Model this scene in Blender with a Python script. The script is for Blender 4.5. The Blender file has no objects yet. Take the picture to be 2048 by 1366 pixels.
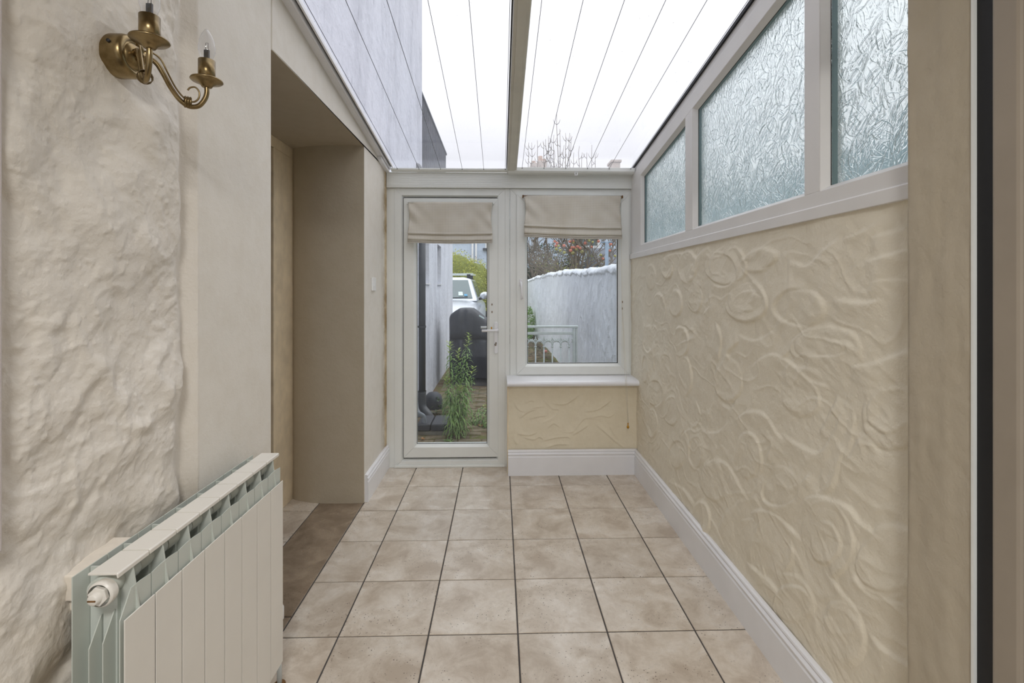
import bpy, bmesh, math, random
import numpy as np
from mathutils import Vector, Matrix, noise

C = bpy.context.scene.collection
S = bpy.context.scene
PI = math.pi

# ------------------------------------------------------------------ camera
F = 951.0; YAW = math.radians(1.44); CH = 1.30
cam_d = bpy.data.cameras.new('camera'); cam = bpy.data.objects.new('camera', cam_d); C.objects.link(cam)
cam.location = (0, 0, CH); cam.rotation_euler = (PI/2, 0, -YAW)
cam_d.sensor_width = 36; cam_d.lens = F/2048*36
cam_d.shift_y = -108/2048; cam_d.clip_start = 0.02; cam_d.clip_end = 300
S.camera = cam
# ------------------------------------------------------------------ sky (overcast, brighter towards the zenith)
SKY = 1.06; EXPO = 0.83
w = bpy.data.worlds.new('overcast_sky'); S.world = w; w.use_nodes = True
nt = w.node_tree; nt.nodes.clear()
wo = nt.nodes.new('ShaderNodeOutputWorld'); bg = nt.nodes.new('ShaderNodeBackground')
tc = nt.nodes.new('ShaderNodeTexCoord'); sep = nt.nodes.new('ShaderNodeSeparateXYZ')
mx = nt.nodes.new('ShaderNodeMath'); mx.operation = 'MAXIMUM'; mx.inputs[1].default_value = 0
ma = nt.nodes.new('ShaderNodeMath'); ma.operation = 'MULTIPLY_ADD'; ma.inputs[1].default_value = 0.82*SKY; ma.inputs[2].default_value = 0.41*SKY
nz = nt.nodes.new('ShaderNodeTexNoise'); nz.inputs['Scale'].default_value = 3.0; nz.inputs['Detail'].default_value = 3
mr = nt.nodes.new('ShaderNodeMapRange'); mr.inputs[1].default_value = .3; mr.inputs[2].default_value = .7; mr.inputs[3].default_value = .93; mr.inputs[4].default_value = 1.07
mm = nt.nodes.new('ShaderNodeMath'); mm.operation = 'MULTIPLY'
L = nt.links.new
L(tc.outputs['Generated'], sep.inputs[0]); L(sep.outputs[2], mx.inputs[0]); L(mx.outputs[0], ma.inputs[0])
L(tc.outputs['Generated'], nz.inputs['Vector']); L(nz.outputs[0], mr.inputs[0])
L(ma.outputs[0], mm.inputs[0]); L(mr.outputs[0], mm.inputs[1]); L(mm.outputs[0], bg.inputs['Strength'])
bg.inputs['Color'].default_value = (.955, .965, 1.0, 1); L(bg.outputs[0], wo.inputs[0])
# ------------------------------------------------------------------ colour management
S.view_settings.view_transform = 'Standard'; S.view_settings.look = 'None'
S.view_settings.gamma = 1; S.view_settings.exposure = EXPO; S.view_settings.use_curve_mapping = False

# ------------------------------------------------------------------ helpers
def ray(u, v):
    a = (u-1024)/F
    return Vector((math.cos(YAW)*a+math.sin(YAW), math.cos(YAW)-math.sin(YAW)*a, (575-v)/F))
CP = Vector((0, 0, CH))
def onY(u, v, Y): d = ray(u, v); return CP+d*(Y/d.y)
def onX(u, v, X): d = ray(u, v); return CP+d*(X/d.x)
def onZ(u, v, Z): d = ray(u, v); return CP+d*((Z-CH)/d.z)
def roofz(Y): return 2.15+.144*(3.45-Y)

def setp(o, label=None, cat=None, group=None, kind=None):
    if label: o['label'] = label
    if cat: o['category'] = cat
    if group: o['group'] = group
    if kind: o['kind'] = kind
    return o
def origin(o):
    v = Vector((0, 0, 0))
    while o: v = v+o.location; o = o.parent
    return v
def thing(name, label, cat, loc=(0, 0, 0), group=None):
    o = bpy.data.objects.new(name, None); C.objects.link(o); o.location = loc; o.empty_display_size = .1
    return setp(o, label, cat, group)
def struct(name, loc=(0, 0, 0)):
    o = bpy.data.objects.new(name, None); C.objects.link(o); o.location = loc; o.empty_display_size = .1
    o['kind'] = 'structure'; return o

class MB:
    def __init__(s): s.v = []; s.f = []; s.sm = []
    def add(s, vs, fs, smooth=False):
        b = len(s.v); s.v += [tuple(p) for p in vs]
        for f in fs: s.f.append(tuple(b+i for i in f)); s.sm.append(smooth)
        return s
    def box(s, x0, x1, y0, y1, z0, z1):
        vs = [(x, y, z) for x in (x0, x1) for y in (y0, y1) for z in (z0, z1)]
        return s.add(vs, [(0, 1, 3, 2), (4, 6, 7, 5), (0, 4, 5, 1), (2, 3, 7, 6), (0, 2, 6, 4), (1, 5, 7, 3)])
    def prism(s, poly, a, b, axis='y'):
        # poly: list of 2D points in the two other axes; extruded a..b
        def P(p, t):
            if axis == 'y': return (p[0], t, p[1])
            if axis == 'x': return (t, p[0], p[1])
            return (p[0], p[1], t)
        n = len(poly); vs = [P(p, a) for p in poly]+[P(p, b) for p in poly]
        fs = [tuple(range(n)), tuple(range(2*n-1, n-1, -1))]+[(i, i+n, (i+1) % n+n, (i+1) % n) for i in range(n)]
        return s.add(vs, fs)
    def hexa(s, p): # 8 points: bottom 4 then top 4
        return s.add(p, [(0, 3, 2, 1), (4, 5, 6, 7), (0, 1, 5, 4), (1, 2, 6, 5), (2, 3, 7, 6), (3, 0, 4, 7)])
    def tube(s, pts, r, n=8, cap=True, smooth=True):
        pts = [Vector(p) for p in pts]; rs = r if isinstance(r, (list, tuple)) else [r]*len(pts)
        prev = None; vs = []
        for i, p in enumerate(pts):
            d = (pts[min(i+1, len(pts)-1)]-pts[max(i-1, 0)])
            if d.length < 1e-9: d = Vector((0, 0, 1))
            d.normalize()
            if prev is None:
                a = Vector((0, 0, 1)) if abs(d.z) < .9 else Vector((1, 0, 0)); x = d.cross(a).normalized()
            else:
                x = prev-d*prev.dot(d)
                x = x.normalized() if x.length > 1e-6 else d.orthogonal().normalized()
            prev = x; y = d.cross(x)
            for k in range(n):
                t = 2*PI*k/n; vs.append(p+(x*math.cos(t)+y*math.sin(t))*rs[i])
        fs = []
        for i in range(len(pts)-1):
            for k in range(n): fs.append((i*n+k, i*n+(k+1) % n, (i+1)*n+(k+1) % n, (i+1)*n+k))
        s.add(vs, fs, smooth)
        if cap:
            b = len(s.v)-len(vs)
            s.f.append(tuple(b+k for k in range(n-1, -1, -1))); s.sm.append(False)
            s.f.append(tuple(b+(len(pts)-1)*n+k for k in range(n))); s.sm.append(False)
        return s
    def lathe(s, prof, c, n=24, axis=Vector((0, 0, 1)), smooth=True):
        axis = Vector(axis).normalized(); x = axis.orthogonal().normalized(); y = axis.cross(x); c = Vector(c)
        vs = []; fs = []
        for r, h in prof:
            for k in range(n):
                t = 2*PI*k/n; vs.append(c+axis*h+(x*math.cos(t)+y*math.sin(t))*max(r, 1e-5))
        for i in range(len(prof)-1):
            for k in range(n): fs.append((i*n+k, i*n+(k+1) % n, (i+1)*n+(k+1) % n, (i+1)*n+k))
        return s.add(vs, fs, smooth)
    def ball(s, c, r, n=10, sq=(1, 1, 1)):
        c = Vector(c); vs = []; m = n//2+1
        for i in range(m+1):
            a = PI*i/m
            for k in range(n):
                t = 2*PI*k/n; vs.append((c.x+r*sq[0]*math.sin(a)*math.cos(t), c.y+r*sq[1]*math.sin(a)*math.sin(t), c.z+r*sq[2]*math.cos(a)))
        fs = [(i*n+k, (i+1)*n+k, (i+1)*n+(k+1) % n, i*n+(k+1) % n) for i in range(m) for k in range(n)]
        return s.add(vs, fs, True)
    def mesh(s, name, off=Vector((0, 0, 0))):
        me = bpy.data.meshes.new(name)
        me.from_pydata([(p[0]-off.x, p[1]-off.y, p[2]-off.z) for p in s.v], [], s.f)
        me.polygons.foreach_set('use_smooth', s.sm); me.update(); return me
    def build(s, name, mat, parent=None, bevel=0, seg=2, fix=True):
        off = origin(parent) if parent else Vector((0, 0, 0))
        me = s.mesh(name, off)
        if fix:
            bm = bmesh.new(); bm.from_mesh(me); bmesh.ops.recalc_face_normals(bm, faces=bm.faces); bm.to_mesh(me); bm.free()
        me.materials.append(mat)
        o = bpy.data.objects.new(name, me); C.objects.link(o)
        if parent: o.parent = parent
        if bevel:
            b = o.modifiers.new('bevel', 'BEVEL'); b.width = bevel; b.segments = seg; b.limit_method = 'ANGLE'; b.angle_limit = math.radians(35)
            if seg > 1: b.harden_normals = False
        return o
def grid_mesh(P, name, mat, parent=None, smooth=True):
    """P: array (n,m,3)"""
    n, m = P.shape[:2]; off = origin(parent) if parent else Vector((0, 0, 0))
    co = P.reshape(-1, 3)-np.array(off)
    i, j = np.meshgrid(np.arange(n-1), np.arange(m-1), indexing='ij')
    a = (i*m+j).ravel(); q = np.stack([a, a+m, a+m+1, a+1], 1)
    me = bpy.data.meshes.new(name); me.from_pydata(co.tolist(), [], q.tolist())
    if smooth: me.polygons.foreach_set('use_smooth', [True]*len(me.polygons))
    me.update(); me.materials.append(mat)
    o = bpy.data.objects.new(name, me); C.objects.link(o)
    if parent: o.parent = parent
    return o

# ------------------------------------------------------------------ materials
def newmat(name):
    m = bpy.data.materials.new(name); m.use_nodes = True; t = m.node_tree
    return m, t, t.nodes['Principled BSDF'], t.nodes['Material Output']
def lin(r, g, b):
    f = lambda c: (c/255/12.92) if c/255 <= .04045 else ((c/255+.055)/1.055)**2.4
    return (f(r), f(g), f(b), 1)
def noise_node(t, scale, detail=4, rough=.55, coord='Object', warp=None):
    tc = t.nodes.new('ShaderNodeTexCoord'); n = t.nodes.new('ShaderNodeTexNoise')
    n.inputs['Scale'].default_value = scale; n.inputs['Detail'].default_value = detail; n.inputs['Roughness'].default_value = rough
    if isinstance(warp, tuple):
        mp = t.nodes.new('ShaderNodeMapping'); mp.inputs['Scale'].default_value = warp
        t.links.new(tc.outputs[coord], mp.inputs[0]); t.links.new(mp.outputs[0], n.inputs['Vector'])
    else: t.links.new(tc.outputs[coord], n.inputs['Vector'])
    return n
def ramp(t, src, stops):
    r = t.nodes.new('ShaderNodeValToRGB'); e = r.color_ramp.elements
    while len(e) < len(stops): e.new(.5)
    for k, (p, c) in enumerate(stops): e[k].position = p; e[k].color = c
    t.links.new(src, r.inputs[0]); return r
def bump(t, b, src, strength=.3, dist=.01, prev=None):
    n = t.nodes.new('ShaderNodeBump'); n.inputs['Strength'].default_value = strength; n.inputs['Distance'].default_value = dist
    t.links.new(src, n.inputs['Height'])
    if prev: t.links.new(prev.outputs[0], n.inputs['Normal'])
    t.links.new(n.outputs[0], b.inputs['Normal']); return n
def mixc(t, fac, a, b, mode='MIX'):
    m = t.nodes.new('ShaderNodeMix'); m.data_type = 'RGBA'; m.blend_type = mode
    for s, x in ((0, fac), (6, a), (7, b)):
        if isinstance(x, (int, float)): m.inputs[s].default_value = x
        elif isinstance(x, tuple): m.inputs[s].default_value = x
        else: t.links.new(x, m.inputs[s])
    return m.outputs[2]
def plain(name, col, rough=.5, metal=0, var=.06, vs=8, bs=0, bscale=200, bd=.001, spec=.5):
    m, t, b, o = newmat(name)
    n = noise_node(t, vs)
    lo = tuple(c*(1-var) for c in col[:3])+(1,); hi = tuple(min(1, c*(1+var)) for c in col[:3])+(1,)
    r = ramp(t, n.outputs[0], [(.3, lo), (.7, hi)]); t.links.new(r.outputs[0], b.inputs['Base Color'])
    b.inputs['Roughness'].default_value = rough; b.inputs['Metallic'].default_value = metal
    b.inputs['Specular IOR Level'].default_value = spec
    if bs:
        n2 = noise_node(t, bscale, 3); bump(t, b, n2.outputs[0], bs, bd)
    return m

def plaster(name, col, stain_tone=None, grain=220, gs=.35, dirt=.10):
    m, t, b, o = newmat(name)
    n = noise_node(t, 2.2, 5); n2 = noise_node(t, 14, 4)
    c = mixc(t, n.outputs[0], tuple(x*(1-dirt) for x in col[:3])+(1,), col)
    c = mixc(t, .18, c, ramp(t, n2.outputs[0], [(.35, (col[0]*.80, col[1]*.76, col[2]*.68, 1)), (.6, col)]).outputs[0])
    if stain_tone:
        c = stain_tone(t, c)
    t.links.new(c, b.inputs['Base Color']); b.inputs['Roughness'].default_value = .85
    b.inputs['Specular IOR Level'].default_value = .2
    g = noise_node(t, grain, 3); g2 = noise_node(t, 45, 3)
    p = bump(t, b, g2.outputs[0], .25, .004); bump(t, b, g.outputs[0], gs, .0015, p)
    return m
def left_stain(t, c):
    # damp stains creeping along the corner strip (towards Y 3.45) and low grime
    tc = t.nodes.new('ShaderNodeTexCoord'); s = t.nodes.new('ShaderNodeSeparateXYZ'); t.links.new(tc.outputs['Object'], s.inputs[0])
    m = t.nodes.new('ShaderNodeMapRange'); m.inputs[1].default_value = 3.28; m.inputs[2].default_value = 3.42
    t.links.new(s.outputs[1], m.inputs[0])
    n = noise_node(t, 7, 5, .65); mu = t.nodes.new('ShaderNodeMath'); mu.operation = 'MULTIPLY'
    r = ramp(t, n.outputs[0], [(.36, (0, 0, 0, 1)), (.6, (1, 1, 1, 1))])
    t.links.new(m.outputs[0], mu.inputs[0]); t.links.new(r.outputs[0], mu.inputs[1])
    m2 = t.nodes.new('ShaderNodeMath'); m2.operation = 'MULTIPLY'; m2.inputs[1].default_value = .85; t.links.new(mu.outputs[0], m2.inputs[0])
    return mixc(t, m2.outputs[0], c, lin(150, 125, 85))
def rough_low_tone(t, c):  # blotchy brown mixed in, stronger towards the bottom
    tc = t.nodes.new('ShaderNodeTexCoord'); s = t.nodes.new('ShaderNodeSeparateXYZ'); t.links.new(tc.outputs['Object'], s.inputs[0])
    m = t.nodes.new('ShaderNodeMapRange'); m.inputs[1].default_value = .95; m.inputs[2].default_value = .2
    t.links.new(s.outputs[2], m.inputs[0])
    n = noise_node(t, 6, 6, .7); mu = t.nodes.new('ShaderNodeMath'); mu.operation = 'MULTIPLY'
    r = ramp(t, n.outputs[0], [(.35, (0, 0, 0, 1)), (.65, (1, 1, 1, 1))])
    t.links.new(m.outputs[0], mu.inputs[0]); t.links.new(r.outputs[0], mu.inputs[1])
    return mixc(t, mu.outputs[0], c, lin(150, 132, 100))

M = {}
M['wall_stucco'] = plaster('cream_stucco', lin(239, 231, 212), gs=.9, grain=150)
M['wall_lower'] = plaster('cream_stucco_low', lin(238, 228, 204), gs=.5)
M['wall_left'] = plaster('cream_plaster', lin(235, 230, 220), left_stain)
M['wall_rough'] = plaster('rough_cream_plaster', lin(235, 229, 219), rough_low_tone, gs=1.0, grain=110, dirt=.12)
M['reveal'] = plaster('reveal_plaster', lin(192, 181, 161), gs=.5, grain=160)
M['back'] = plaster('room_plaster', lin(225, 215, 200))
M['upvc'] = plain('white_plastic', lin(233, 235, 231), .35, var=.03, vs=5)
M['upvc_side'] = plain('white_plastic_side', lin(230, 228, 225), .4, var=.03, vs=5)
M['roofbar'] = plain('roof_bar_plastic', lin(215, 212, 200), .4, var=.05)
M['gloss_white'] = plain('white_gloss_paint', lin(238, 238, 240), .3, var=.03, vs=6)
M['creamtrim'] = plain('cream_painted_trim', lin(232, 216, 186), .55, var=.12, vs=9)
M['jamb'] = plain('taupe_jamb', lin(158, 147, 132), .5, var=.05)
M['stripgrey'] = plain('grey_lilac_trim', lin(205, 197, 194), .5, var=.03)
M['rad'] = plain('radiator_enamel', lin(229, 225, 216), .35, var=.02)
M['radfin'] = plain('radiator_enamel_fin', lin(200, 205, 197), .4, var=.02)
M['gasket'] = plain('black_rubber', lin(22, 22, 24), .6)
M['greyseal'] = plain('grey_seal', lin(120, 120, 118), .6)
M['spacer'] = plain('glass_spacer', lin(120, 145, 148), .4)
M['wire'] = plain('dark_wire', lin(62, 60, 62), .5)
M['grout'] = plain('dark_grout', lin(78, 74, 72), .9, var=.2, vs=40)
M['batten'] = plain('painted_wood', lin(226, 217, 203), .6, var=.06, vs=30, bs=.3, bscale=60, bd=.002)
M['whitecord'] = plain('white_cord', lin(220, 215, 200), .7)
M['gold'] = plain('brass', lin(190, 140, 50), .3, metal=1)
M['rust'] = plain('rusty_mark', lin(112, 78, 40), .8, var=.4, vs=120)
M['switch'] = plain('switch_plastic', lin(238, 238, 236), .3)
M['chrome'] = plain('dull_chrome', lin(150, 140, 125), .3, metal=1)
M['rail_metal'] = plain('painted_white_metal', lin(215, 224, 226), .45, var=.08, vs=20)
M['downpipe'] = plain('dark_grey_pipe', lin(86, 88, 92), .4, var=.08, vs=12)
M['greypipe'] = plain('grey_waste_pipe', lin(150, 156, 166), .35)
M['drain'] = plain('dark_slate', lin(78, 80, 86), .6, var=.15, vs=30)
M['cover'] = plain('black_cover_cloth', lin(58, 60, 67), .36, var=.2, vs=10, bs=.3, bscale=30, bd=.01)
M['carpaint'] = plain('silver_car_paint', lin(205, 210, 218), .22, metal=.55, var=.02)
M['carglass'] = plain('car_glass', lin(75, 95, 98), .05, spec=1.0)
M['tyre'] = plain('tyre', lin(28, 28, 30), .8)
M['darkplastic'] = plain('dark_plastic', lin(42, 44, 48), .5)
M['headlight'] = plain('headlight_lens', lin(225, 222, 200), .1)
M['bark'] = plain('bark', lin(124, 116, 104), .9, var=.3, vs=14, bs=.4, bscale=40, bd=.01)
M['twig'] = plain('brown_twig', lin(134, 124, 112), .9, var=.3, vs=10)
M['darkcloth'] = plain('dark_ivy_core', lin(38, 48, 34), .9, var=.3)
M['redapple'] = plain('red_apple', lin(214, 138, 120), .5, var=.25, vs=18)
M['greenapple'] = plain('yellow_green_apple', lin(176, 172, 108), .5, var=.2, vs=18)
M['postblue'] = plain('galvanised_post', lin(140, 158, 178), .4, var=.05)
M['chimney'] = plain('chimney_render', lin(205, 192, 182), .9, var=.15, vs=6)
M['terracotta'] = plain('terracotta_pot', lin(196, 172, 156), .8)
M['slate'] = plain('roof_slate', lin(98, 102, 112), .7, var=.2, vs=6)
M['fence'] = plain('dark_stained_wood', lin(88, 92, 100), .8, var=.15, vs=12)
M['housewall'] = plain('pale_blue_render', lin(205, 218, 236), .9, var=.04, vs=3, bs=.5, bscale=12, bd=.03)
M['cabinet'] = plain('taupe_cabinet', lin(150, 132, 105), .5)
M['darktile'] = plain('dark_olive_tile', lin(48, 44, 26), .25, var=.3, vs=30)
M['slab'] = plain('black_slab', lin(38, 40, 36), .3)
M['drygrass'] = plain('dry_leaf', lin(170, 130, 90), .8, var=.3, vs=20)
M['plinth'] = plain('concrete', lin(150, 146, 138), .9, var=.15, vs=12)
M['bulbwire'] = plain('bulb_inner', lin(90, 88, 88), .3, metal=1)
M['paper'] = plain('sticker_paper', lin(215, 235, 235), .6)
M['bluepaper'] = plain('blue_sticker', lin(90, 160, 200), .6)

def leafmat(name, a, b, trans=.3):
    m, t, bs, o = newmat(name); n = noise_node(t, 25, 3)
    r = ramp(t, n.outputs[0], [(.35, a), (.65, b)]); t.links.new(r.outputs[0], bs.inputs['Base Color'])
    bs.inputs['Roughness'].default_value = .5
    tr = t.nodes.new('ShaderNodeBsdfTranslucent'); t.links.new(r.outputs[0], tr.inputs[0])
    mxs = t.nodes.new('ShaderNodeMixShader'); mxs.inputs[0].default_value = trans
    t.links.new(bs.outputs[0], mxs.inputs[1]); t.links.new(tr.outputs[0], mxs.inputs[2]); t.links.new(mxs.outputs[0], o.inputs[0])
    return m
M['weed'] = leafmat('weed_leaf', lin(118, 150, 92), lin(172, 204, 128))
M['weedtip'] = leafmat('weed_tip_leaf', lin(150, 180, 80), lin(190, 205, 110))
M['hedge'] = leafmat('hedge_leaf', lin(178, 186, 84), lin(216, 214, 120))
M['hedgecore'] = plain('hedge_core', lin(120, 126, 60), .9, var=.3, vs=10)
M['hedgedark'] = leafmat('hedge_dark_leaf', lin(70, 70, 50), lin(120, 100, 60))
M['ever'] = leafmat('evergreen_leaf', lin(44, 62, 44), lin(86, 104, 76))
M['fewleaf'] = leafmat('apple_tree_leaf', lin(130, 140, 70), lin(180, 180, 110))
M['ivy'] = leafmat('ivy_leaf', lin(74, 98, 70), lin(110, 135, 96))

def brass():
    m, t, b, o = newmat('antique_brass'); n = noise_node(t, 30, 4)
    r = ramp(t, n.outputs[0], [(.3, lin(120, 102, 70)), (.7, lin(166, 146, 108))]); t.links.new(r.outputs[0], b.inputs['Base Color'])
    b.inputs['Metallic'].default_value = 1; b.inputs['Roughness'].default_value = .3; return m
M['brass'] = brass()

def tile_mat(name, c0, c1, c2):
    m, t, b, o = newmat(name)
    tc = t.nodes.new('ShaderNodeTexCoord'); oi = t.nodes.new('ShaderNodeObjectInfo')
    va = t.nodes.new('ShaderNodeVectorMath'); va.operation = 'MULTIPLY_ADD'
    cb = t.nodes.new('ShaderNodeCombineXYZ')
    for k in range(3): t.links.new(oi.outputs['Random'], cb.inputs[k])
    va.inputs[1].default_value = (7, 7, 7); t.links.new(cb.outputs[0], va.inputs[0]); t.links.new(tc.outputs['Object'], va.inputs[2])
    def N(sc, d, r=.6, dist=0):
        n = t.nodes.new('ShaderNodeTexNoise'); n.inputs['Scale'].default_value = sc; n.inputs['Detail'].default_value = d
        n.inputs['Roughness'].default_value = r; n.inputs['Distortion'].default_value = dist
        t.links.new(va.outputs[0], n.inputs['Vector']); return n
    n1 = N(7, 8, .68, .4); n2 = N(40, 6, .7)
    base = ramp(t, n1.outputs[0], [(.36, c0), (.5, c1), (.64, c2)]).outputs[0]
    base = mixc(t, ramp(t, n2.outputs[0], [(.45, (0, 0, 0, 1)), (.75, (.4, .4, .4, 1))]).outputs[0], base, c0)
    # pits
    vo = t.nodes.new('ShaderNodeTexVoronoi'); vo.inputs['Scale'].default_value = 95; vo.inputs['Randomness'].default_value = 1
    t.links.new(va.outputs[0], vo.inputs['Vector'])
    pit = ramp(t, vo.outputs['Distance'], [(.12, (1, 1, 1, 1)), (.26, (0, 0, 0, 1))])
    n3 = N(6, 3); msk = ramp(t, n3.outputs[0], [(.46, (0, 0, 0, 1)), (.58, (1, 1, 1, 1))])
    n4 = N(70, 2); msk2 = ramp(t, n4.outputs[0], [(.5, (0, 0, 0, 1)), (.56, (1, 1, 1, 1))])
    f = mixc(t, 1.0, pit.outputs[0], msk.outputs[0], 'MULTIPLY'); f = mixc(t, 1.0, f, msk2.outputs[0], 'MULTIPLY')
    base2 = mixc(t, f, base, lin(70, 56, 44))
    # slight per-tile tone
    mr = t.nodes.new('ShaderNodeMapRange'); mr.inputs[3].default_value = .93; mr.inputs[4].default_value = 1.04
    t.links.new(oi.outputs['Random'], mr.inputs[0])
    hs = t.nodes.new('ShaderNodeHueSaturation'); t.links.new(mr.outputs[0], hs.inputs['Value']); t.links.new(base2, hs.inputs['Color'])
    t.links.new(hs.outputs[0], b.inputs['Base Color'])
    rr = ramp(t, n1.outputs[0], [(.3, (.34, .34, .34, 1)), (.7, (.24, .24, .24, 1))]); t.links.new(rr.outputs[0], b.inputs['Roughness'])
    p = bump(t, b, n2.outputs[0], .12, .001); 
    return m
M['tile'] = tile_mat('stone_tile', lin(186, 171, 153), lin(208, 196, 180), lin(226, 217, 204))
M['threshold'] = tile_mat('brown_stone_tile', lin(122, 106, 88), lin(144, 127, 108), lin(162, 145, 124))

def glass_clear(name, tint=(.93, .95, .95, 1), dust=.0, specks=False, refl=.6):
    m, t, b, o = newmat(name); t.nodes.remove(b)
    tr = t.nodes.new('ShaderNodeBsdfTransparent'); tr.inputs[0].default_value = tint
    gl = t.nodes.new('ShaderNodeBsdfGlossy'); gl.inputs['Roughness'].default_value = .02
    lw = t.nodes.new('ShaderNodeLayerWeight'); lw.inputs[0].default_value = .5
    pw = t.nodes.new('ShaderNodeMath'); pw.operation = 'POWER'; pw.inputs[1].default_value = 5; t.links.new(lw.outputs['Facing'], pw.inputs[0])
    fr = t.nodes.new('ShaderNodeMath'); fr.operation = 'MULTIPLY_ADD'; fr.inputs[1].default_value = refl; fr.inputs[2].default_value = refl*.04; t.links.new(pw.outputs[0], fr.inputs[0])
    mxs = t.nodes.new('ShaderNodeMixShader'); t.links.new(fr.outputs[0], mxs.inputs[0]); t.links.new(tr.outputs[0], mxs.inputs[1]); t.links.new(gl.outputs[0], mxs.inputs[2])
    out = mxs.outputs[0]
    if dust:
        tl = t.nodes.new('ShaderNodeBsdfTranslucent'); tl.inputs[0].default_value = (.8, .8, .85, 1)
        n = noise_node(t, 4, 6, .7, warp=(1, .25, 1)); r = ramp(t, n.outputs[0], [(.3, (dust*.5,)*3+(1,)), (.7, (dust*1.5,)*3+(1,))])
        m2 = t.nodes.new('ShaderNodeMixShader'); t.links.new(r.outputs[0], m2.inputs[0]); t.links.new(out, m2.inputs[1]); t.links.new(tl.outputs[0], m2.inputs[2]); out = m2.outputs[0]
    if specks:
        vo = t.nodes.new('ShaderNodeTexVoronoi'); vo.inputs['Scale'].default_value = 26; tcn = t.nodes.new('ShaderNodeTexCoord'); t.links.new(tcn.outputs['Object'], vo.inputs['Vector'])
        d = ramp(t, vo.outputs['Distance'], [(.03, (1, 1, 1, 1)), (.065, (0, 0, 0, 1))])
        n = noise_node(t, 5, 2); k = ramp(t, n.outputs[0], [(.5, (0, 0, 0, 1)), (.62, (.7, .7, .7, 1))])
        f = mixc(t, 1.0, d.outputs[0], k.outputs[0], 'MULTIPLY')
        df = t.nodes.new('ShaderNodeBsdfDiffuse'); df.inputs[0].default_value = (.12, .11, .10, 1)
        m3 = t.nodes.new('ShaderNodeMixShader'); t.links.new(f, m3.inputs[0]); t.links.new(out, m3.inputs[1]); t.links.new(df.outputs[0], m3.inputs[2]); out = m3.outputs[0]
    t.links.new(out, o.inputs[0]); return m
M['roofglass'] = glass_clear('roof_glass', (.95, .95, .965, 1), dust=.05, specks=True)
M['glass'] = glass_clear('window_glass', (.96, .975, .975, 1), dust=.01)
M['bulbglass'] = glass_clear('bulb_glass', (.96, .96, .97, 1), refl=1.3)

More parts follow.
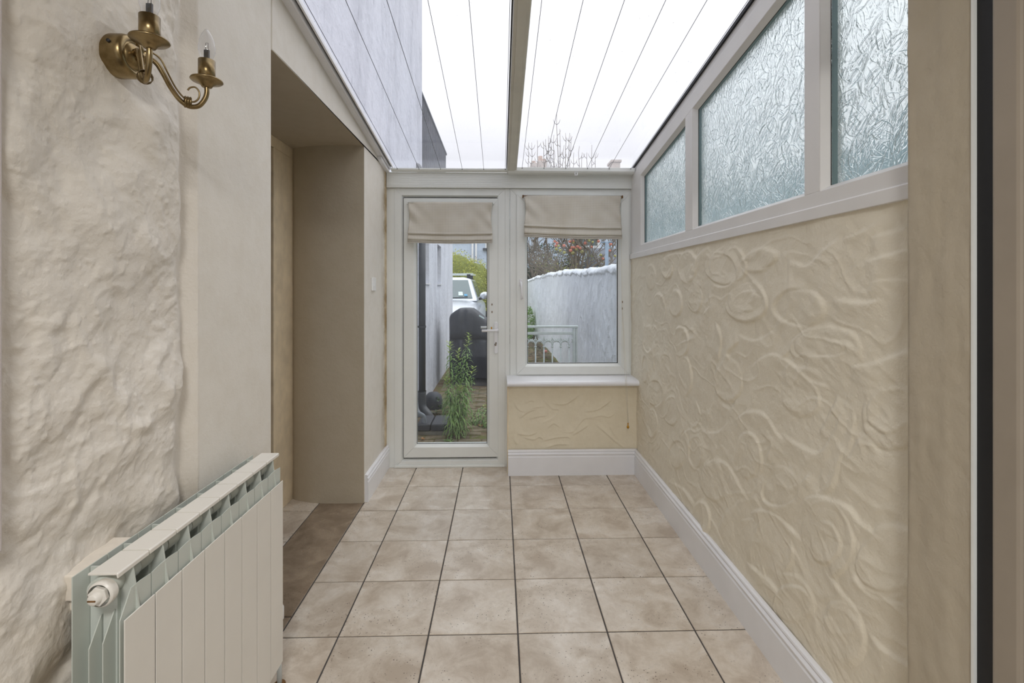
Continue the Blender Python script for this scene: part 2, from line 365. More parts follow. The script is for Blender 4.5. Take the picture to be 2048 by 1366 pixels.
def leaf_glass():
    m, t, b, o = newmat('leaf_patterned_glass')
    b.inputs['Base Color'].default_value = (.94, .985, .99, 1); b.inputs['Transmission Weight'].default_value = 1
    b.inputs['Roughness'].default_value = .10; b.inputs['IOR'].default_value = 1.45
    tc = t.nodes.new('ShaderNodeTexCoord')
    def mth(op, a, b_=None, c_=None, clamp=False):
        q = t.nodes.new('ShaderNodeMath'); q.operation = op; q.use_clamp = clamp
        for k, x in enumerate((a, b_, c_)):
            if x is None: continue
            if isinstance(x, (int, float)): q.inputs[k].default_value = x
            else: t.links.new(x, q.inputs[k])
        return q.outputs[0]
    nw = t.nodes.new('ShaderNodeTexNoise'); nw.inputs['Scale'].default_value = 14; nw.inputs['Detail'].default_value = 2
    t.links.new(tc.outputs['Object'], nw.inputs['Vector'])
    va = t.nodes.new('ShaderNodeVectorMath'); va.operation = 'MULTIPLY_ADD'; va.inputs[1].default_value = (0, .018, .018)
    t.links.new(nw.outputs['Color'], va.inputs[0]); t.links.new(tc.outputs['Object'], va.inputs[2])
    def leaves(cell, off, hl, hw):
        # embossed leaf outlines: one randomly turned leaf with a mid vein per cell
        mp = t.nodes.new('ShaderNodeMapping'); mp.inputs['Location'].default_value = (0, off, off*.7); mp.inputs['Scale'].default_value = (0, 1/cell, 1/cell)
        t.links.new(va.outputs[0], mp.inputs[0])
        v = t.nodes.new('ShaderNodeTexVoronoi'); v.inputs['Scale'].default_value = 1; t.links.new(mp.outputs[0], v.inputs['Vector'])
        d = t.nodes.new('ShaderNodeVectorMath'); d.operation = 'SUBTRACT'; t.links.new(mp.outputs[0], d.inputs[0]); t.links.new(v.outputs['Position'], d.inputs[1])
        sx = t.nodes.new('ShaderNodeSeparateXYZ'); t.links.new(d.outputs[0], sx.inputs[0]); sc_ = t.nodes.new('ShaderNodeSeparateColor'); t.links.new(v.outputs['Color'], sc_.inputs[0])
        ang = mth('MULTIPLY', mth('SUBTRACT', sc_.outputs[0], .5), 2.6); ca = mth('COSINE', ang); sa = mth('SINE', ang)
        al = mth('ADD', mth('MULTIPLY', sx.outputs[2], ca), mth('MULTIPLY', sx.outputs[1], sa))       # along the leaf
        ac = mth('ABSOLUTE', mth('SUBTRACT', mth('MULTIPLY', sx.outputs[1], ca), mth('MULTIPLY', sx.outputs[2], sa)))
        q = mth('DIVIDE', al, hl); w_ = mth('MULTIPLY', mth('SUBTRACT', 1.0, mth('MULTIPLY', q, q)), hw); w_ = mth('MAXIMUM', w_, .001)
        r = mth('DIVIDE', ac, w_)
        return ramp(t, r, [(0, (.45, .45, .45, 1)), (.10, (.75, .75, .75, 1)), (.55, (.85, .85, .85, 1)), (.86, (1, 1, 1, 1)), (1.0, (0, 0, 0, 1))]).outputs[0]
    a = leaves(.052, 0, .78, .34); c = leaves(.042, 3.3, .80, .30); e = leaves(.075, 7.1, .75, .36)
    n0 = noise_node(t, 1, 4, .6, warp=(1, 60, 22))
    b0 = bump(t, b, n0.outputs[0], .35, .004); b1 = bump(t, b, a, .45, .0030, b0); b1 = bump(t, b, e, .42, .0040, b1); b2 = bump(t, b, c, .35, .0024, b1)
    n = noise_node(t, 160, 3); b3 = bump(t, b, n.outputs[0], .10, .0006, b2)
    tl = t.nodes.new('ShaderNodeBsdfTranslucent'); tl.inputs[0].default_value = (.80, .93, .95, 1); t.links.new(b3.outputs[0], tl.inputs['Normal'])
    ms = t.nodes.new('ShaderNodeMixShader'); ms.inputs[0].default_value = .18
    t.links.new(b.outputs[0], ms.inputs[1]); t.links.new(tl.outputs[0], ms.inputs[2]); t.links.new(ms.outputs[0], o.inputs[0])
    return m
M['leafglass'] = leaf_glass()

def gingham():
    m, t, b, o = newmat('gingham_cloth')
    tc = t.nodes.new('ShaderNodeTexCoord'); s = t.nodes.new('ShaderNodeSeparateXYZ'); t.links.new(tc.outputs['UV'], s.inputs[0])
    outs = []
    for k in (0, 1):
        mu = t.nodes.new('ShaderNodeMath'); mu.operation = 'MULTIPLY'; mu.inputs[1].default_value = 2*PI/.0062
        t.links.new(s.outputs[k], mu.inputs[0]); si = t.nodes.new('ShaderNodeMath'); si.operation = 'SINE'; t.links.new(mu.outputs[0], si.inputs[0])
        g = t.nodes.new('ShaderNodeMath'); g.operation = 'GREATER_THAN'; g.inputs[1].default_value = .1; t.links.new(si.outputs[0], g.inputs[0]); outs.append(g)
    ad = t.nodes.new('ShaderNodeMath'); ad.operation = 'ADD'; t.links.new(outs[0].outputs[0], ad.inputs[0]); t.links.new(outs[1].outputs[0], ad.inputs[1])
    h = t.nodes.new('ShaderNodeMath'); h.operation = 'MULTIPLY'; h.inputs[1].default_value = .5; t.links.new(ad.outputs[0], h.inputs[0])
    n = noise_node(t, 5, 4)
    r = ramp(t, h.outputs[0], [(0, lin(248, 245, 238)), (.5, lin(230, 224, 212)), (1, lin(202, 194, 176))])
    c = mixc(t, ramp(t, n.outputs[0], [(.45, (0, 0, 0, 1)), (.75, (.3, .3, .3, 1))]).outputs[0], r.outputs[0], lin(190, 175, 145))
    t.links.new(c, b.inputs['Base Color']); b.inputs['Roughness'].default_value = .9
    tl = t.nodes.new('ShaderNodeBsdfTranslucent'); t.links.new(c, tl.inputs[0]); ms = t.nodes.new('ShaderNodeMixShader'); ms.inputs[0].default_value = .25
    t.links.new(b.outputs[0], ms.inputs[1]); t.links.new(tl.outputs[0], ms.inputs[2]); t.links.new(ms.outputs[0], o.inputs[0])
    return m
M['gingham'] = gingham()

def ext_wall():
    m, t, b, o = newmat('white_painted_render')
    n = noise_node(t, 3, 6, .7, warp=(1, 1, .35)); n2 = noise_node(t, 12, 4, .7, warp=(1, 1, .3))
    c = mixc(t, ramp(t, n.outputs[0], [(.45, (0, 0, 0, 1)), (.75, (.6, .6, .6, 1))]).outputs[0], lin(232, 234, 243), lin(170, 172, 182))
    c = mixc(t, ramp(t, n2.outputs[0], [(.58, (0, 0, 0, 1)), (.72, (.5, .5, .5, 1))]).outputs[0], c, lin(150, 152, 165))
    t.links.new(c, b.inputs['Base Color']); b.inputs['Roughness'].default_value = .8
    g = noise_node(t, 14, 4); bump(t, b, g.outputs[0], .6, .02)
    return m
M['extwall'] = ext_wall()
def garden_wall_mat():
    m, t, b, o = newmat('white_garden_wall_paint')
    n = noise_node(t, 5, 6, .7, warp=(1, 1, .3))
    c = mixc(t, ramp(t, n.outputs[0], [(.5, (0, 0, 0, 1)), (.8, (.5, .5, .5, 1))]).outputs[0], lin(236, 241, 249), lin(185, 191, 202))
    t.links.new(c, b.inputs['Base Color']); b.inputs['Roughness'].default_value = .75
    g = noise_node(t, 60, 4); bump(t, b, g.outputs[0], .4, .006)
    return m
M['gardenwall'] = garden_wall_mat()
def ground_mat():
    m, t, b, o = newmat('mossy_earth')
    n = noise_node(t, 2.2, 8, .7); n2 = noise_node(t, 18, 6, .7)
    c = ramp(t, n.outputs[0], [(.35, lin(108, 88, 66)), (.48, lin(128, 110, 84)), (.56, lin(110, 114, 62)), (.68, lin(126, 134, 70))]).outputs[0]
    c = mixc(t, ramp(t, n2.outputs[0], [(.5, (0, 0, 0, 1)), (.7, (.7, .7, .7, 1))]).outputs[0], c, lin(84, 66, 50))
    t.links.new(c, b.inputs['Base Color']); b.inputs['Roughness'].default_value = .95
    bump(t, b, n2.outputs[0], .6, .03); return m
M['ground'] = ground_mat()
def paver_mat():
    m, t, b, o = newmat('mossy_paver')
    oi = t.nodes.new('ShaderNodeObjectInfo'); n = noise_node(t, 6, 6, .7); n2 = noise_node(t, 3, 5, .6)
    c = ramp(t, oi.outputs['Random'], [(0, lin(130, 118, 98)), (.5, lin(142, 128, 104)), (1, lin(124, 120, 106))]).outputs[0]
    c = mixc(t, ramp(t, n.outputs[0], [(.45, (0, 0, 0, 1)), (.62, (.85, .85, .85, 1))]).outputs[0], c, lin(92, 76, 58))
    c = mixc(t, ramp(t, n2.outputs[0], [(.52, (0, 0, 0, 1)), (.66, (.7, .7, .7, 1))]).outputs[0], c, lin(112, 118, 66))
    t.links.new(c, b.inputs['Base Color']); b.inputs['Roughness'].default_value = .9
    g = noise_node(t, 50, 4); bump(t, b, g.outputs[0], .5, .006); return m
M['paver'] = paver_mat()

# ------------------------------------------------------------------ stucco relief
def smooth_poly(P, n=10, closed=False):
    P = [np.array(p, float) for p in P]; out = []
    N = len(P); rng = range(N if closed else N-1)
    for i in rng:
        if closed: p0, p1, p2, p3 = P[(i-1) % N], P[i], P[(i+1) % N], P[(i+2) % N]
        else: p0, p1, p2, p3 = P[max(i-1, 0)], P[i], P[i+1], P[min(i+2, N-1)]
        for k in range(n):
            t = k/n
            out.append(.5*((2*p1)+(-p0+p2)*t+(2*p0-5*p1+4*p2-p3)*t*t+(-p0+3*p1-3*p2+p3)*t**3))
    out.append(P[0] if closed else P[-1]); return np.array(out)
def resample(p, step):
    d = np.r_[0, np.cumsum(np.hypot(*np.diff(p, axis=0).T))]; n = max(6, int(d[-1]/step))
    t = np.linspace(0, d[-1], n); return np.stack([np.interp(t, d, p[:, 0]), np.interp(t, d, p[:, 1])], 1)
def relief(Sg, Zg, strokes, step=.006):
    """Sg,Zg 2-D grids (m); strokes: (pts(n,2), amp, w_soft, w_hard, closed)"""
    H = np.zeros_like(Sg)
    for pts, A, ws, wh, closed in strokes:
        pts = resample(pts, step)
        pad = 3*ws
        x0, z0 = pts.min(0)-pad; x1, z1 = pts.max(0)+pad
        msk = (Sg > x0) & (Sg < x1) & (Zg > z0) & (Zg < z1)
        if not msk.any(): continue
        idx = np.where(msk); gx = Sg[idx]; gz = Zg[idx]
        D = (gx[:, None]-pts[None, :, 0])**2+(gz[:, None]-pts[None, :, 1])**2
        j = D.argmin(1); d = np.sqrt(D[np.arange(len(j)), j])
        tan = np.gradient(pts, axis=0); px = gx-pts[j, 0]; pz = gz-pts[j, 1]
        sg = tan[j, 0]*pz-tan[j, 1]*px
        h = np.where(sg > 0, np.exp(-(d/ws)**1.3), np.exp(-(d/wh)**2))
        if not closed: h = h*np.clip(np.sin(PI*(j+.5)/len(pts))*1.6, 0, 1)
        H[idx] = np.maximum(H[idx], A*h)
    return H
def vnoise(A, B, sc, seed=0, octaves=3):
    out = np.empty(A.shape); a = A.ravel(); b = B.ravel(); o = out.ravel()
    for k in range(len(a)):
        o[k] = noise.fractal(Vector((a[k]*sc, b[k]*sc, seed)), 1.0, 2.0, octaves)
    return o.reshape(A.shape)
def fastnoise(A, B, sc, seed, octaves=3):
    """value noise in numpy"""
    rs = np.random.RandomState(seed); out = 0; amp = 1; 
    for k in range(octaves):
        T = rs.rand(256, 256)*2-1
        x = A*sc; y = B*sc; xi = np.floor(x).astype(int); yi = np.floor(y).astype(int); fx = x-xi; fy = y-yi
        fx = fx*fx*(3-2*fx); fy = fy*fy*(3-2*fy)
        g = lambda i, j: T[i % 256, j % 256]
        out = out+amp*(g(xi, yi)*(1-fx)*(1-fy)+g(xi+1, yi)*fx*(1-fy)+g(xi, yi+1)*(1-fx)*fy+g(xi+1, yi+1)*fx*fy)
        amp *= .5; sc *= 2.07
    return out

# ================================================================== THE SHELL
XL, XR = -.82, .955           # inner faces of the side walls
YF = 3.45                     # face of the far frames
OY0, OY1 = 1.734, 2.89        # doorway opening in the left wall
OZ = 2.156

# ---- floor: grout bed and single tiles
floor = MB().box(-3.2, 1.6, -2.0, 3.56, -.06, -.004).box(-3.2, -1.0, 3.5601, 5.3, -.06, -.004).build('floor', M['grout']); floor['kind'] = 'structure'
def tile(x0, x1, y0, y1, mat, g=.0028, dz=0):
    x0 += g; x1 -= g; y0 += g; y1 -= g; b = .0022
    if x1-x0 < .01 or y1-y0 < .01: return
    cx, cy = (x0+x1)/2, (y0+y1)/2
    m = MB(); v = []
    for z, i in ((-.004, 0), (-.002, 0), (0, b)):
        v += [(x0+i-cx, y0+i-cy, z), (x1-i-cx, y0+i-cy, z), (x1-i-cx, y1-i-cy, z), (x0+i-cx, y1-i-cy, z)]
    f = [(8, 9, 10, 11)]
    for k in range(2):
        for q in range(4): f.append((k*4+q, k*4+(q+1) % 4, k*4+4+(q+1) % 4, k*4+4+q))
    m.add(v, f); me = m.mesh('tile'); me.materials.append(mat)
    o = bpy.data.objects.new('tile', me); C.objects.link(o); o.location = (cx, cy, dz); o.parent = floor; return o
xl = [-.938, -.603, -.268, .067, .405, .739, 1.0]
yl = [.45, .785, 1.12, 1.455, 1.787, 2.12, 2.455, 2.79, 3.12, 3.5]
random.seed(3)
for i in range(len(xl)-1):
    for j in range(len(yl)-1):
        tile(max(xl[i], -.822), min(xl[i+1], .95), yl[j], yl[j+1], M['tile'], dz=random.uniform(-.0004, .0004))
tile(-1.09, -.822, OY0-.01, 1.90, M['threshold']); tile(-1.09, -.822, 1.90, OY1+.02, M['threshold'])
for i in range(5):
    for j in range(0, 13):
        tile(-1.09-.335*(i+1), -1.09-.335*i, .785+.335*j, .785+.335*(j+1), M['tile'])

# ---- left wall: smooth plaster segments with the doorway, rough stone stretch
wl = struct('wall_left')
m = MB()
# near plaster piece (from the rough masonry to the doorway)
ys = np.linspace(1.285, OY0, 40); 
m.prism([(1.30, 0), (OY0, 0), (OY0, roofz(OY0)+.005), (1.30, roofz(1.30)+.005)], -1.275, XL, axis='x')
def wall_top(Y): return roofz(Y)+.005
m2 = MB()
m2.prism([(OY0, OZ), (OY1+.6, OZ), (OY1+.6, wall_top(OY1+.6)), (OY0, wall_top(OY0))], -1.275, XL, axis='x')
m.build('near_panel', M['wall_left'], wl, bevel=.014, seg=4)
m2.build('lintel', M['wall_left'], wl, bevel=.006)
# far pier with the rounded back of the reveal
pier = [(XL, 3.56), (XL, OY1), (-.95, OY1-.004), (-1.06, OY1-.001), (-1.14, OY1+.012), (-1.21, OY1+.035), (-1.255, OY1+.055), (-1.277, OY1+.072), (-1.277, 3.56)]
m = MB(); n = len(pier)
for z in (0, OZ): m.v += [(x, y+(.002 if 0 < k_ < 8 else 0), z) for k_, (x, y) in enumerate(pier)]
for i in range(n): m.f.append((i, (i+1) % n, (i+1) % n+n, i+n)); m.sm.append(False)
m.f.append(tuple(range(n, 2*n))); m.sm.append(False)
m.build('pier', M['wall_left'], wl)
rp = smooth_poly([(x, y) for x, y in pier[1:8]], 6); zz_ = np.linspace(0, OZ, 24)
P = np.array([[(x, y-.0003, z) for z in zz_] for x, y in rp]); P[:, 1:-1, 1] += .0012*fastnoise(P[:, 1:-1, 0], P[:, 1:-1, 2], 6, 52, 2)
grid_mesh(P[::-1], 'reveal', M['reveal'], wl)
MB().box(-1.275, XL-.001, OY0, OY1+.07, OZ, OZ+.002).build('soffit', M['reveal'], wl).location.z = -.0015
# end of wall above / outside near the house corner

# rough masonry stretch
ny, nz_ = 230, 720
Yg, Zg = np.meshgrid(np.linspace(.58, 1.315, ny), np.linspace(0, 2.5, nz_), indexing='ij')
big = fastnoise(Yg, Zg, 5.0, 4, 2); warpY = Yg+.05*fastnoise(Yg, Zg, 7, 8, 2); warpZ = Zg+.05*fastnoise(Yg, Zg, 7, 9, 2)
rid = 1-np.abs(fastnoise(warpY, warpZ*1.1, 6.5, 11, 3)); med = fastnoise(Yg, Zg, 16, 12, 3); fine = fastnoise(Yg, Zg, 60, 13, 3)
def bmp(cy, cz, r, a): return a*np.exp(-(((Yg-cy)**2+((Zg-cz)*.9)**2)/r**2))
crag = np.maximum(0, fastnoise(warpY, warpZ, 11, 14, 2)-.25); speck = np.maximum(0, fastnoise(Yg, Zg, 85, 15, 1)-.55)
H = .012*big+.006*(rid-.6)+.0095*crag+.0045*speck+.0024*med+.0016*np.maximum(fine, 0)*(.4+np.clip(fastnoise(Yg, Zg, 4, 21, 2), 0, 1))+.0006*fine
stones = []
for (u, v, r, a) in [(295, 255, .055, .018), (270, 350, .05, .012), (60, 300, .05, .012), (330, 240, .03, .012), (220, 470, .05, .010), (120, 620, .04, .008),
                     (255, 800, .03, .012), (60, 860, .06, .010), (310, 480, .04, .012), (30, 1210, .06, .018), (140, 1180, .05, .014), (190, 380, .05, .010), (320, 60, .05, .014), (110, 60, .06, .010)]:
    p = onX(u, v, -.80); H += bmp(p.y, p.z, r, a)
low = np.clip((.95-Zg)/.5, 0, 1); H += low*(-.012+.016*fastnoise(Yg, Zg, 9, 31, 3))
H *= 1-.9*np.exp(-((Yg-1.026)**2+(Zg-1.788)**2)/.055**2)
wav = .018*fastnoise(Zg, Zg*0, 5.5, 41, 3)
edge = 1/(1+np.exp((Yg-(1.245+wav))/.009))      # rounded edge of the masonry before the plaster
X = XL-.026+(.034+H)*edge
back = np.clip((Yg-1.275)/.035, 0, 1); X = X+back*(.027)*(1-edge)
P = np.stack([X, Yg, Zg], -1); grid_mesh(P, 'rough_masonry', M['wall_rough'], wl)
MB().box(-1.0, XL-.04, .30, 1.31, 0, 2.5).build('masonry_core', M['wall_rough'], wl)

# ---- inner room behind the doorway
wi = struct('wall_inner')
MB().box(-3.2, -3.1, .5, 6.2, 0, 2.4).build('end_panel', M['back'], wi)
MB().box(-3.2, -1.3, .4, .5, 0, 2.4).build('near_side', M['back'], wi)
MB().box(-3.2, -1.28, 5.2, 5.3, 0, 2.4).build('far_side', M['back'], wi)
MB().box(-1.35, -1.276, .4, 1.70, 0, 2.4).build('front_panel', M['back'], wi)
MB().box(-1.35, -1.278, 2.97, 5.3, 0, 2.4).build('front_panel', M['back'], wi)
MB().box(-1.35, -1.276, 1.7, 2.97, 2.16, 2.4).build('front_panel', M['back'], wi)
ci = MB().box(-3.2, -1.25, .4, 5.3, 2.4, 2.45).build('ceiling_inner', M['back']); ci['kind'] = 'structure'
t1 = struct('trim_1')
MB().box(-1.31, -1.2755, 2.72, OY1+.075, 0, 2.09).build('jamb_board', M['creamtrim'], t1, bevel=.003)
MB().box(-1.31, -1.2755, 1.5, OY1+.075, 2.0905, OZ-.001).build('head_board', M['creamtrim'], t1, bevel=.003)
MB().box(-1.305, -1.268, 2.700, 2.7195, 0, 2.088).build('edge_bead', M['creamtrim'], t1, bevel=.004)

# kitchen things seen through the slit
up = thing('wall_cupboard', 'taupe wall cupboard glimpsed high through the left doorway slit', 'cupboard', (-2.0, 4.2, 1.5))
MB().box(-2.6, -1.5, 4.02, 4.36, 1.50, 2.3).build('carcass', M['cabinet'], up, bevel=.003)
for k in range(2): MB().box(-2.595+.55*k, -2.055+.55*k, 4.0, 4.018, 1.55, 2.295).build('door', M['cabinet'], up, bevel=.002)
bs_ = thing('base_cupboard', 'taupe base cupboard glimpsed low through the left doorway slit', 'cupboard', (-2.0, 4.2, 0))
MB().box(-2.6, -1.5, 4.0, 4.5, 0, .66).build('carcass', M['cabinet'], bs_, bevel=.003)
for k in range(2): MB().box(-2.595+.55*k, -2.055+.55*k, 3.98, 3.998, .08, .65).build('door', M['cabinet'], bs_, bevel=.002)
wt = MB().box(-2.65, -1.45, 3.95, 4.5, .661, .70).build('worktop', M['slab'], bevel=.004); setp(wt, 'dark worktop glimpsed through the left doorway slit above the base cupboard', 'worktop')
sp = thing('splashback', 'dark olive tiled splashback glimpsed between cupboards through the doorway slit', 'splashback', (-2.0, 4.5, .9))
MB().box(-2.6, -1.5, 4.51, 4.53, .7, 1.5).build('backing', M['slab'], sp)
tm = None
for i in range(10):
    for j in range(7):
        mt = MB().box(0, .105, 0, .008, 0, .105)
        o = mt.build('tile', M['darktile'], None); o.parent = sp; o.location = (-2.6+.11*i+2.0, 4.501-4.5, .72+.11*j-.9)

# ---- right wall with hand-trowelled swirls
wr = struct('wall_right')
MB().box(XR+.004, 1.06, 1.02, 3.6, 0, 1.50).build('wall_core', M['wall_stucco'], wr)
def c8(x, y): return (1260+x*.678, 440+y*.678)
def toR(pts): return np.array([[onX(u, v, XR).y, onX(u, v, XR).z] for u, v in pts])
E = [ (275,150,44,50,0),(285,132,60,56,0),(345,240,60,56,0),(355,240,46,28,0),(500,258,78,58,.1),(578,372,102,52,0),(575,376,72,30,0),
      (385,118,52,28,-.3),(85,262,20,42,0),(55,350,15,42,0),(172,140,26,46,0),(192,228,20,42,0),(290,470,38,62,0),(75,512,26,40,0),(122,562,22,40,0),
      (140,692,25,42,0),(195,685,22,46,0),(420,965,60,88,0),(578,940,82,112,0),(578,950,46,58,0),(762,1010,88,82,0),(765,1005,112,112,0),(775,570,82,100,0),(768,562,60,62,0),
      (482,1135,58,52,0),(625,1220,62,90,0),(445,795,60,52,-.3),(252,762,40,62,0),(64,600,16,40,0),(135,245,18,36,0),(105,440,18,44,0),(150,360,24,42,0),(500,520,60,52,.3),
      (350,700,38,70,0),(210,880,26,46,0),(45,440,10,40,0),(62,170,14,36,0),(110,140,16,30,0),(160,460,22,56,0) ]
strokes = []; domes = []
rnd = random.Random(5)
for (cx, cy, rx, ry, rot) in E:
    a0 = rnd.uniform(0, 2*PI); span = rnd.uniform(4.4, 5.9); pts = []
    for k in range(26):
        a = a0+span*k/25; ex = rx*math.cos(a)*(1+.06*math.sin(3*a)); ey = ry*math.sin(a)
        pts.append(c8(cx+ex*math.cos(rot)-ey*math.sin(rot), cy+ex*math.sin(rot)+ey*math.cos(rot)))
    domes.append(toR([c8(cx+rx*math.cos(a_)*math.cos(rot)-ry*math.sin(a_)*math.sin(rot), cy+rx*math.cos(a_)*math.sin(rot)+ry*math.sin(a_)*math.cos(rot)) for a_ in np.linspace(0, 2*PI, 24)[:-1]]))
    strokes.append((toR(pts)[::rnd.choice((1, 1, -1))], rnd.uniform(.006, .010), .040, .009, False))
LINES = [[(430,620),(500,670),(560,690),(600,640),(640,540),(660,500)],[(560,640),(600,560),(620,520)],[(350,440),(420,400),(480,430),(540,480),(600,495)],
 [(240,200),(230,130),(270,90),(340,95)],[(640,440),(720,430),(800,400),(845,390)],[(610,780),(650,700),(700,640),(740,690),(840,690)],[(300,600),(350,570),(400,580),(440,640),(500,680)],
 [(440,480),(500,440),(580,450)],[(460,120),(520,140),(580,90),(630,50)],[(540,330),(640,330),(690,370)],[(690,130),(760,110),(840,90)],[(600,240),(700,250),(760,230)],
 [(700,190),(780,180),(845,190)],[(350,870),(400,860),(450,890),(520,970)],[(480,880),(540,820),(640,850),(680,900),(740,940),(830,1000)],[(640,1000),(700,1100),(780,1130),(845,1150)],
 [(560,1020),(620,1090),(680,1180),(640,1260)],[(420,1040),(500,1060),(540,1130),(500,1190)],[(340,1010),(420,1080),(470,1160)],[(700,1220),(760,1280),(840,1330)],[(160,180),(210,100),(240,80)],
 [(200,330),(220,280),(240,250),(230,200)],[(260,540),(300,560),(320,520)],[(200,620),(260,630),(300,580)],[(220,730),(280,720),(330,800),(360,850)],[(260,920),(290,850),(270,800)],
 [(170,600),(150,640),(180,620),(220,650)],[(110,770),(160,800),(200,860)],[(400,720),(420,660),(380,620)],[(90,120),(140,100),(200,120),(160,200)],[(120,380),(190,340),(160,310)],
 [(640,640),(600,780),(560,800)],[(700,60),(780,40),(845,20)],[(460,800),(520,770),(540,740)],[(780,1080),(840,1070)],[(560,1180),(640,1180),(660,1250)],
 [(820,620),(760,660),(700,650)],[(300,330),(370,360),(440,320)],[(330,350),(290,390),(300,420)],[(650,520),(660,600),(640,700),(610,760)],[(390,900),(360,960),(360,1030)],[(250,300),(270,350),(260,420)]]
for l in LINES:
    p = smooth_poly([c8(*q) for q in l], 8); strokes.append((toR(p), rnd.uniform(.005, .009), .055, .009, False))
ny, nz_ = 700, 380
Yg, Zg = np.meshgrid(np.concatenate([np.linspace(1.0, 3.6, ny)]), np.linspace(.10, 1.512, nz_), indexing='ij')
for k in range(26):      # smaller trowel flicks between the big swirls
    y, z, a = rnd.uniform(1.05, 3.4), rnd.uniform(.2, 1.47), rnd.uniform(0, 2*PI); L_ = rnd.uniform(.08, .22); cu = rnd.uniform(-2.2, 2.2); pts = []
    for q in range(12): pts.append((y, z)); y += math.cos(a)*L_/12; z += math.sin(a)*L_/12; a += cu/12
    strokes.append((np.array(pts), rnd.uniform(.003, .006), .030, .006, False))
H = relief(Yg, Zg, strokes)
for d in domes:
    c = d.mean(0); q = d-c; Ci = np.linalg.inv(q.T@q/len(q)); g = np.stack([Yg-c[0], Zg-c[1]], -1)
    r2 = np.einsum('...i,ij,...j->...', g, Ci, g)/2; r = np.sqrt(r2)*(1+.07*fastnoise(Yg, Zg, 9, 67, 2)); th = rnd.uniform(0, 2*PI)
    tilt = .5+.5*np.clip((g[..., 0]*math.cos(th)+g[..., 1]*math.sin(th))/np.sqrt(q[:, 0].var()+q[:, 1].var()), -1, 1)
    H = np.maximum(H, .0085*tilt/(1+np.exp((r-.93)/.035)))
wY = Yg+.07*fastnoise(Yg, Zg, 5, 68, 2); wZ = Zg+.07*fastnoise(Yg, Zg, 5, 69, 2)
rd = 1-np.abs(fastnoise(wY*1.2, wZ*2.6, 4.5, 63, 2))
brush = fastnoise(Yg*.5+Zg*.8, Zg*1.6-Yg*.9, 38, 65, 2)*np.clip(fastnoise(Yg, Zg, 4, 64, 2)+.25, 0, 1)
H += .003*fastnoise(Yg, Zg, 6, 61, 3)+.0007*fastnoise(Yg, Zg, 45, 62, 3)+.0028*np.clip(rd-.72, 0, 1)/.28*.8+.0011*brush
grid_mesh(np.stack([XR+.002-H, Yg, Zg], -1)[::-1], 'stucco', M['wall_stucco'], wr)

# nib and reveal at the near right (edge of the opening the camera looks through)
wn = struct('wall_near')
Yg, Zg = np.meshgrid(np.linspace(.8805, 1.035, 24), np.linspace(0, 2.2, 260), indexing='ij')
Hn = .0022*fastnoise(Yg*1.5, Zg*.35, 22, 71, 3)+.0008*fastnoise(Yg, Zg, 60, 72, 2)
rr_ = np.clip((Yg-1.025)/.010, 0, 1)**2*.008
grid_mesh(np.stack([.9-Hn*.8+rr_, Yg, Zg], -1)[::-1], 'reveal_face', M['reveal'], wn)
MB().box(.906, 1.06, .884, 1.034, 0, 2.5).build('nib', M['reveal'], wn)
MB().box(-.83, .906, .86, 1.03, 2.12, 2.62).build('header', M['back'], wn)
t2 = struct('trim_2')
MB().box(.8965, .9035, .8785, .8835, 0, 2.12).build('bead', M['upvc'], t2)
MB().box(.903, .945, .8495, .878, 0, 2.12).build('dark_seal', M['gasket'], t2)
MB().box(.899, .98, .80, .849, 0, 2.12).build('jamb', M['jamb'], t2, bevel=.006)
MB().box(.906, .98, .60, .7995, 0, 2.12).build('jamb', M['jamb'], t2, bevel=.004)
t3 = struct('trim_3')
MB().box(-.86, -.790, .70, .776, .88, 2.12).build('jamb_strip', M['stripgrey'], t3, bevel=.003)

# room behind the camera (never in view, closes the house)
wb = struct('wall_back')
MB().box(-1.9, -1.8, -1.8, .6, 0, 2.4).box(1.8, 1.9, -1.8, .6, 0, 2.4).build('side_panel', M['back'], wb)
MB().box(-1.9, -.9, .5, .6, 0, 2.4).box(.98, 1.9, .5, .6, 0, 2.4).box(-.9, .98, .5, .6, 2.12, 2.4).build('front_panel', M['back'], wb)
MB().box(-1.9, 1.9, -1.9, -1.8, 2.15, 2.4).box(-1.9, -1.6, -1.9, -1.8, 0, 2.15).box(1.6, 1.9, -1.9, -1.8, 0, 2.15).build('fill_opening_wall', M['back'], wb)  # unseen rear opening, made large to let in fill daylight
MB().box(-.95, -.83, .3, .9, 2.1, 2.6).build('corner', M['back'], wb)
cb = MB().box(-1.9, 1.9, -1.9, .9, 2.4, 2.5).build('ceiling_back', M['back']); cb['kind'] = 'structure'
# added fill light with an invented rim, out of view behind the camera
MB().lathe([(.0, .0), (.24, .0), (.25, -.02), (.25, -.035), (.235, -.035)], (0, -.75, 2.399), 32).build('fill_light_rim', M['upvc'], cb)
ld = bpy.data.lights.new('fill_light', 'AREA'); ld.shape = 'DISK'; ld.size = .46; ld.energy = 22; ld.color = (1, .98, .95)
lo = bpy.data.objects.new('fill_light', ld); C.objects.link(lo); lo.location = (0, -.75, 2.36)

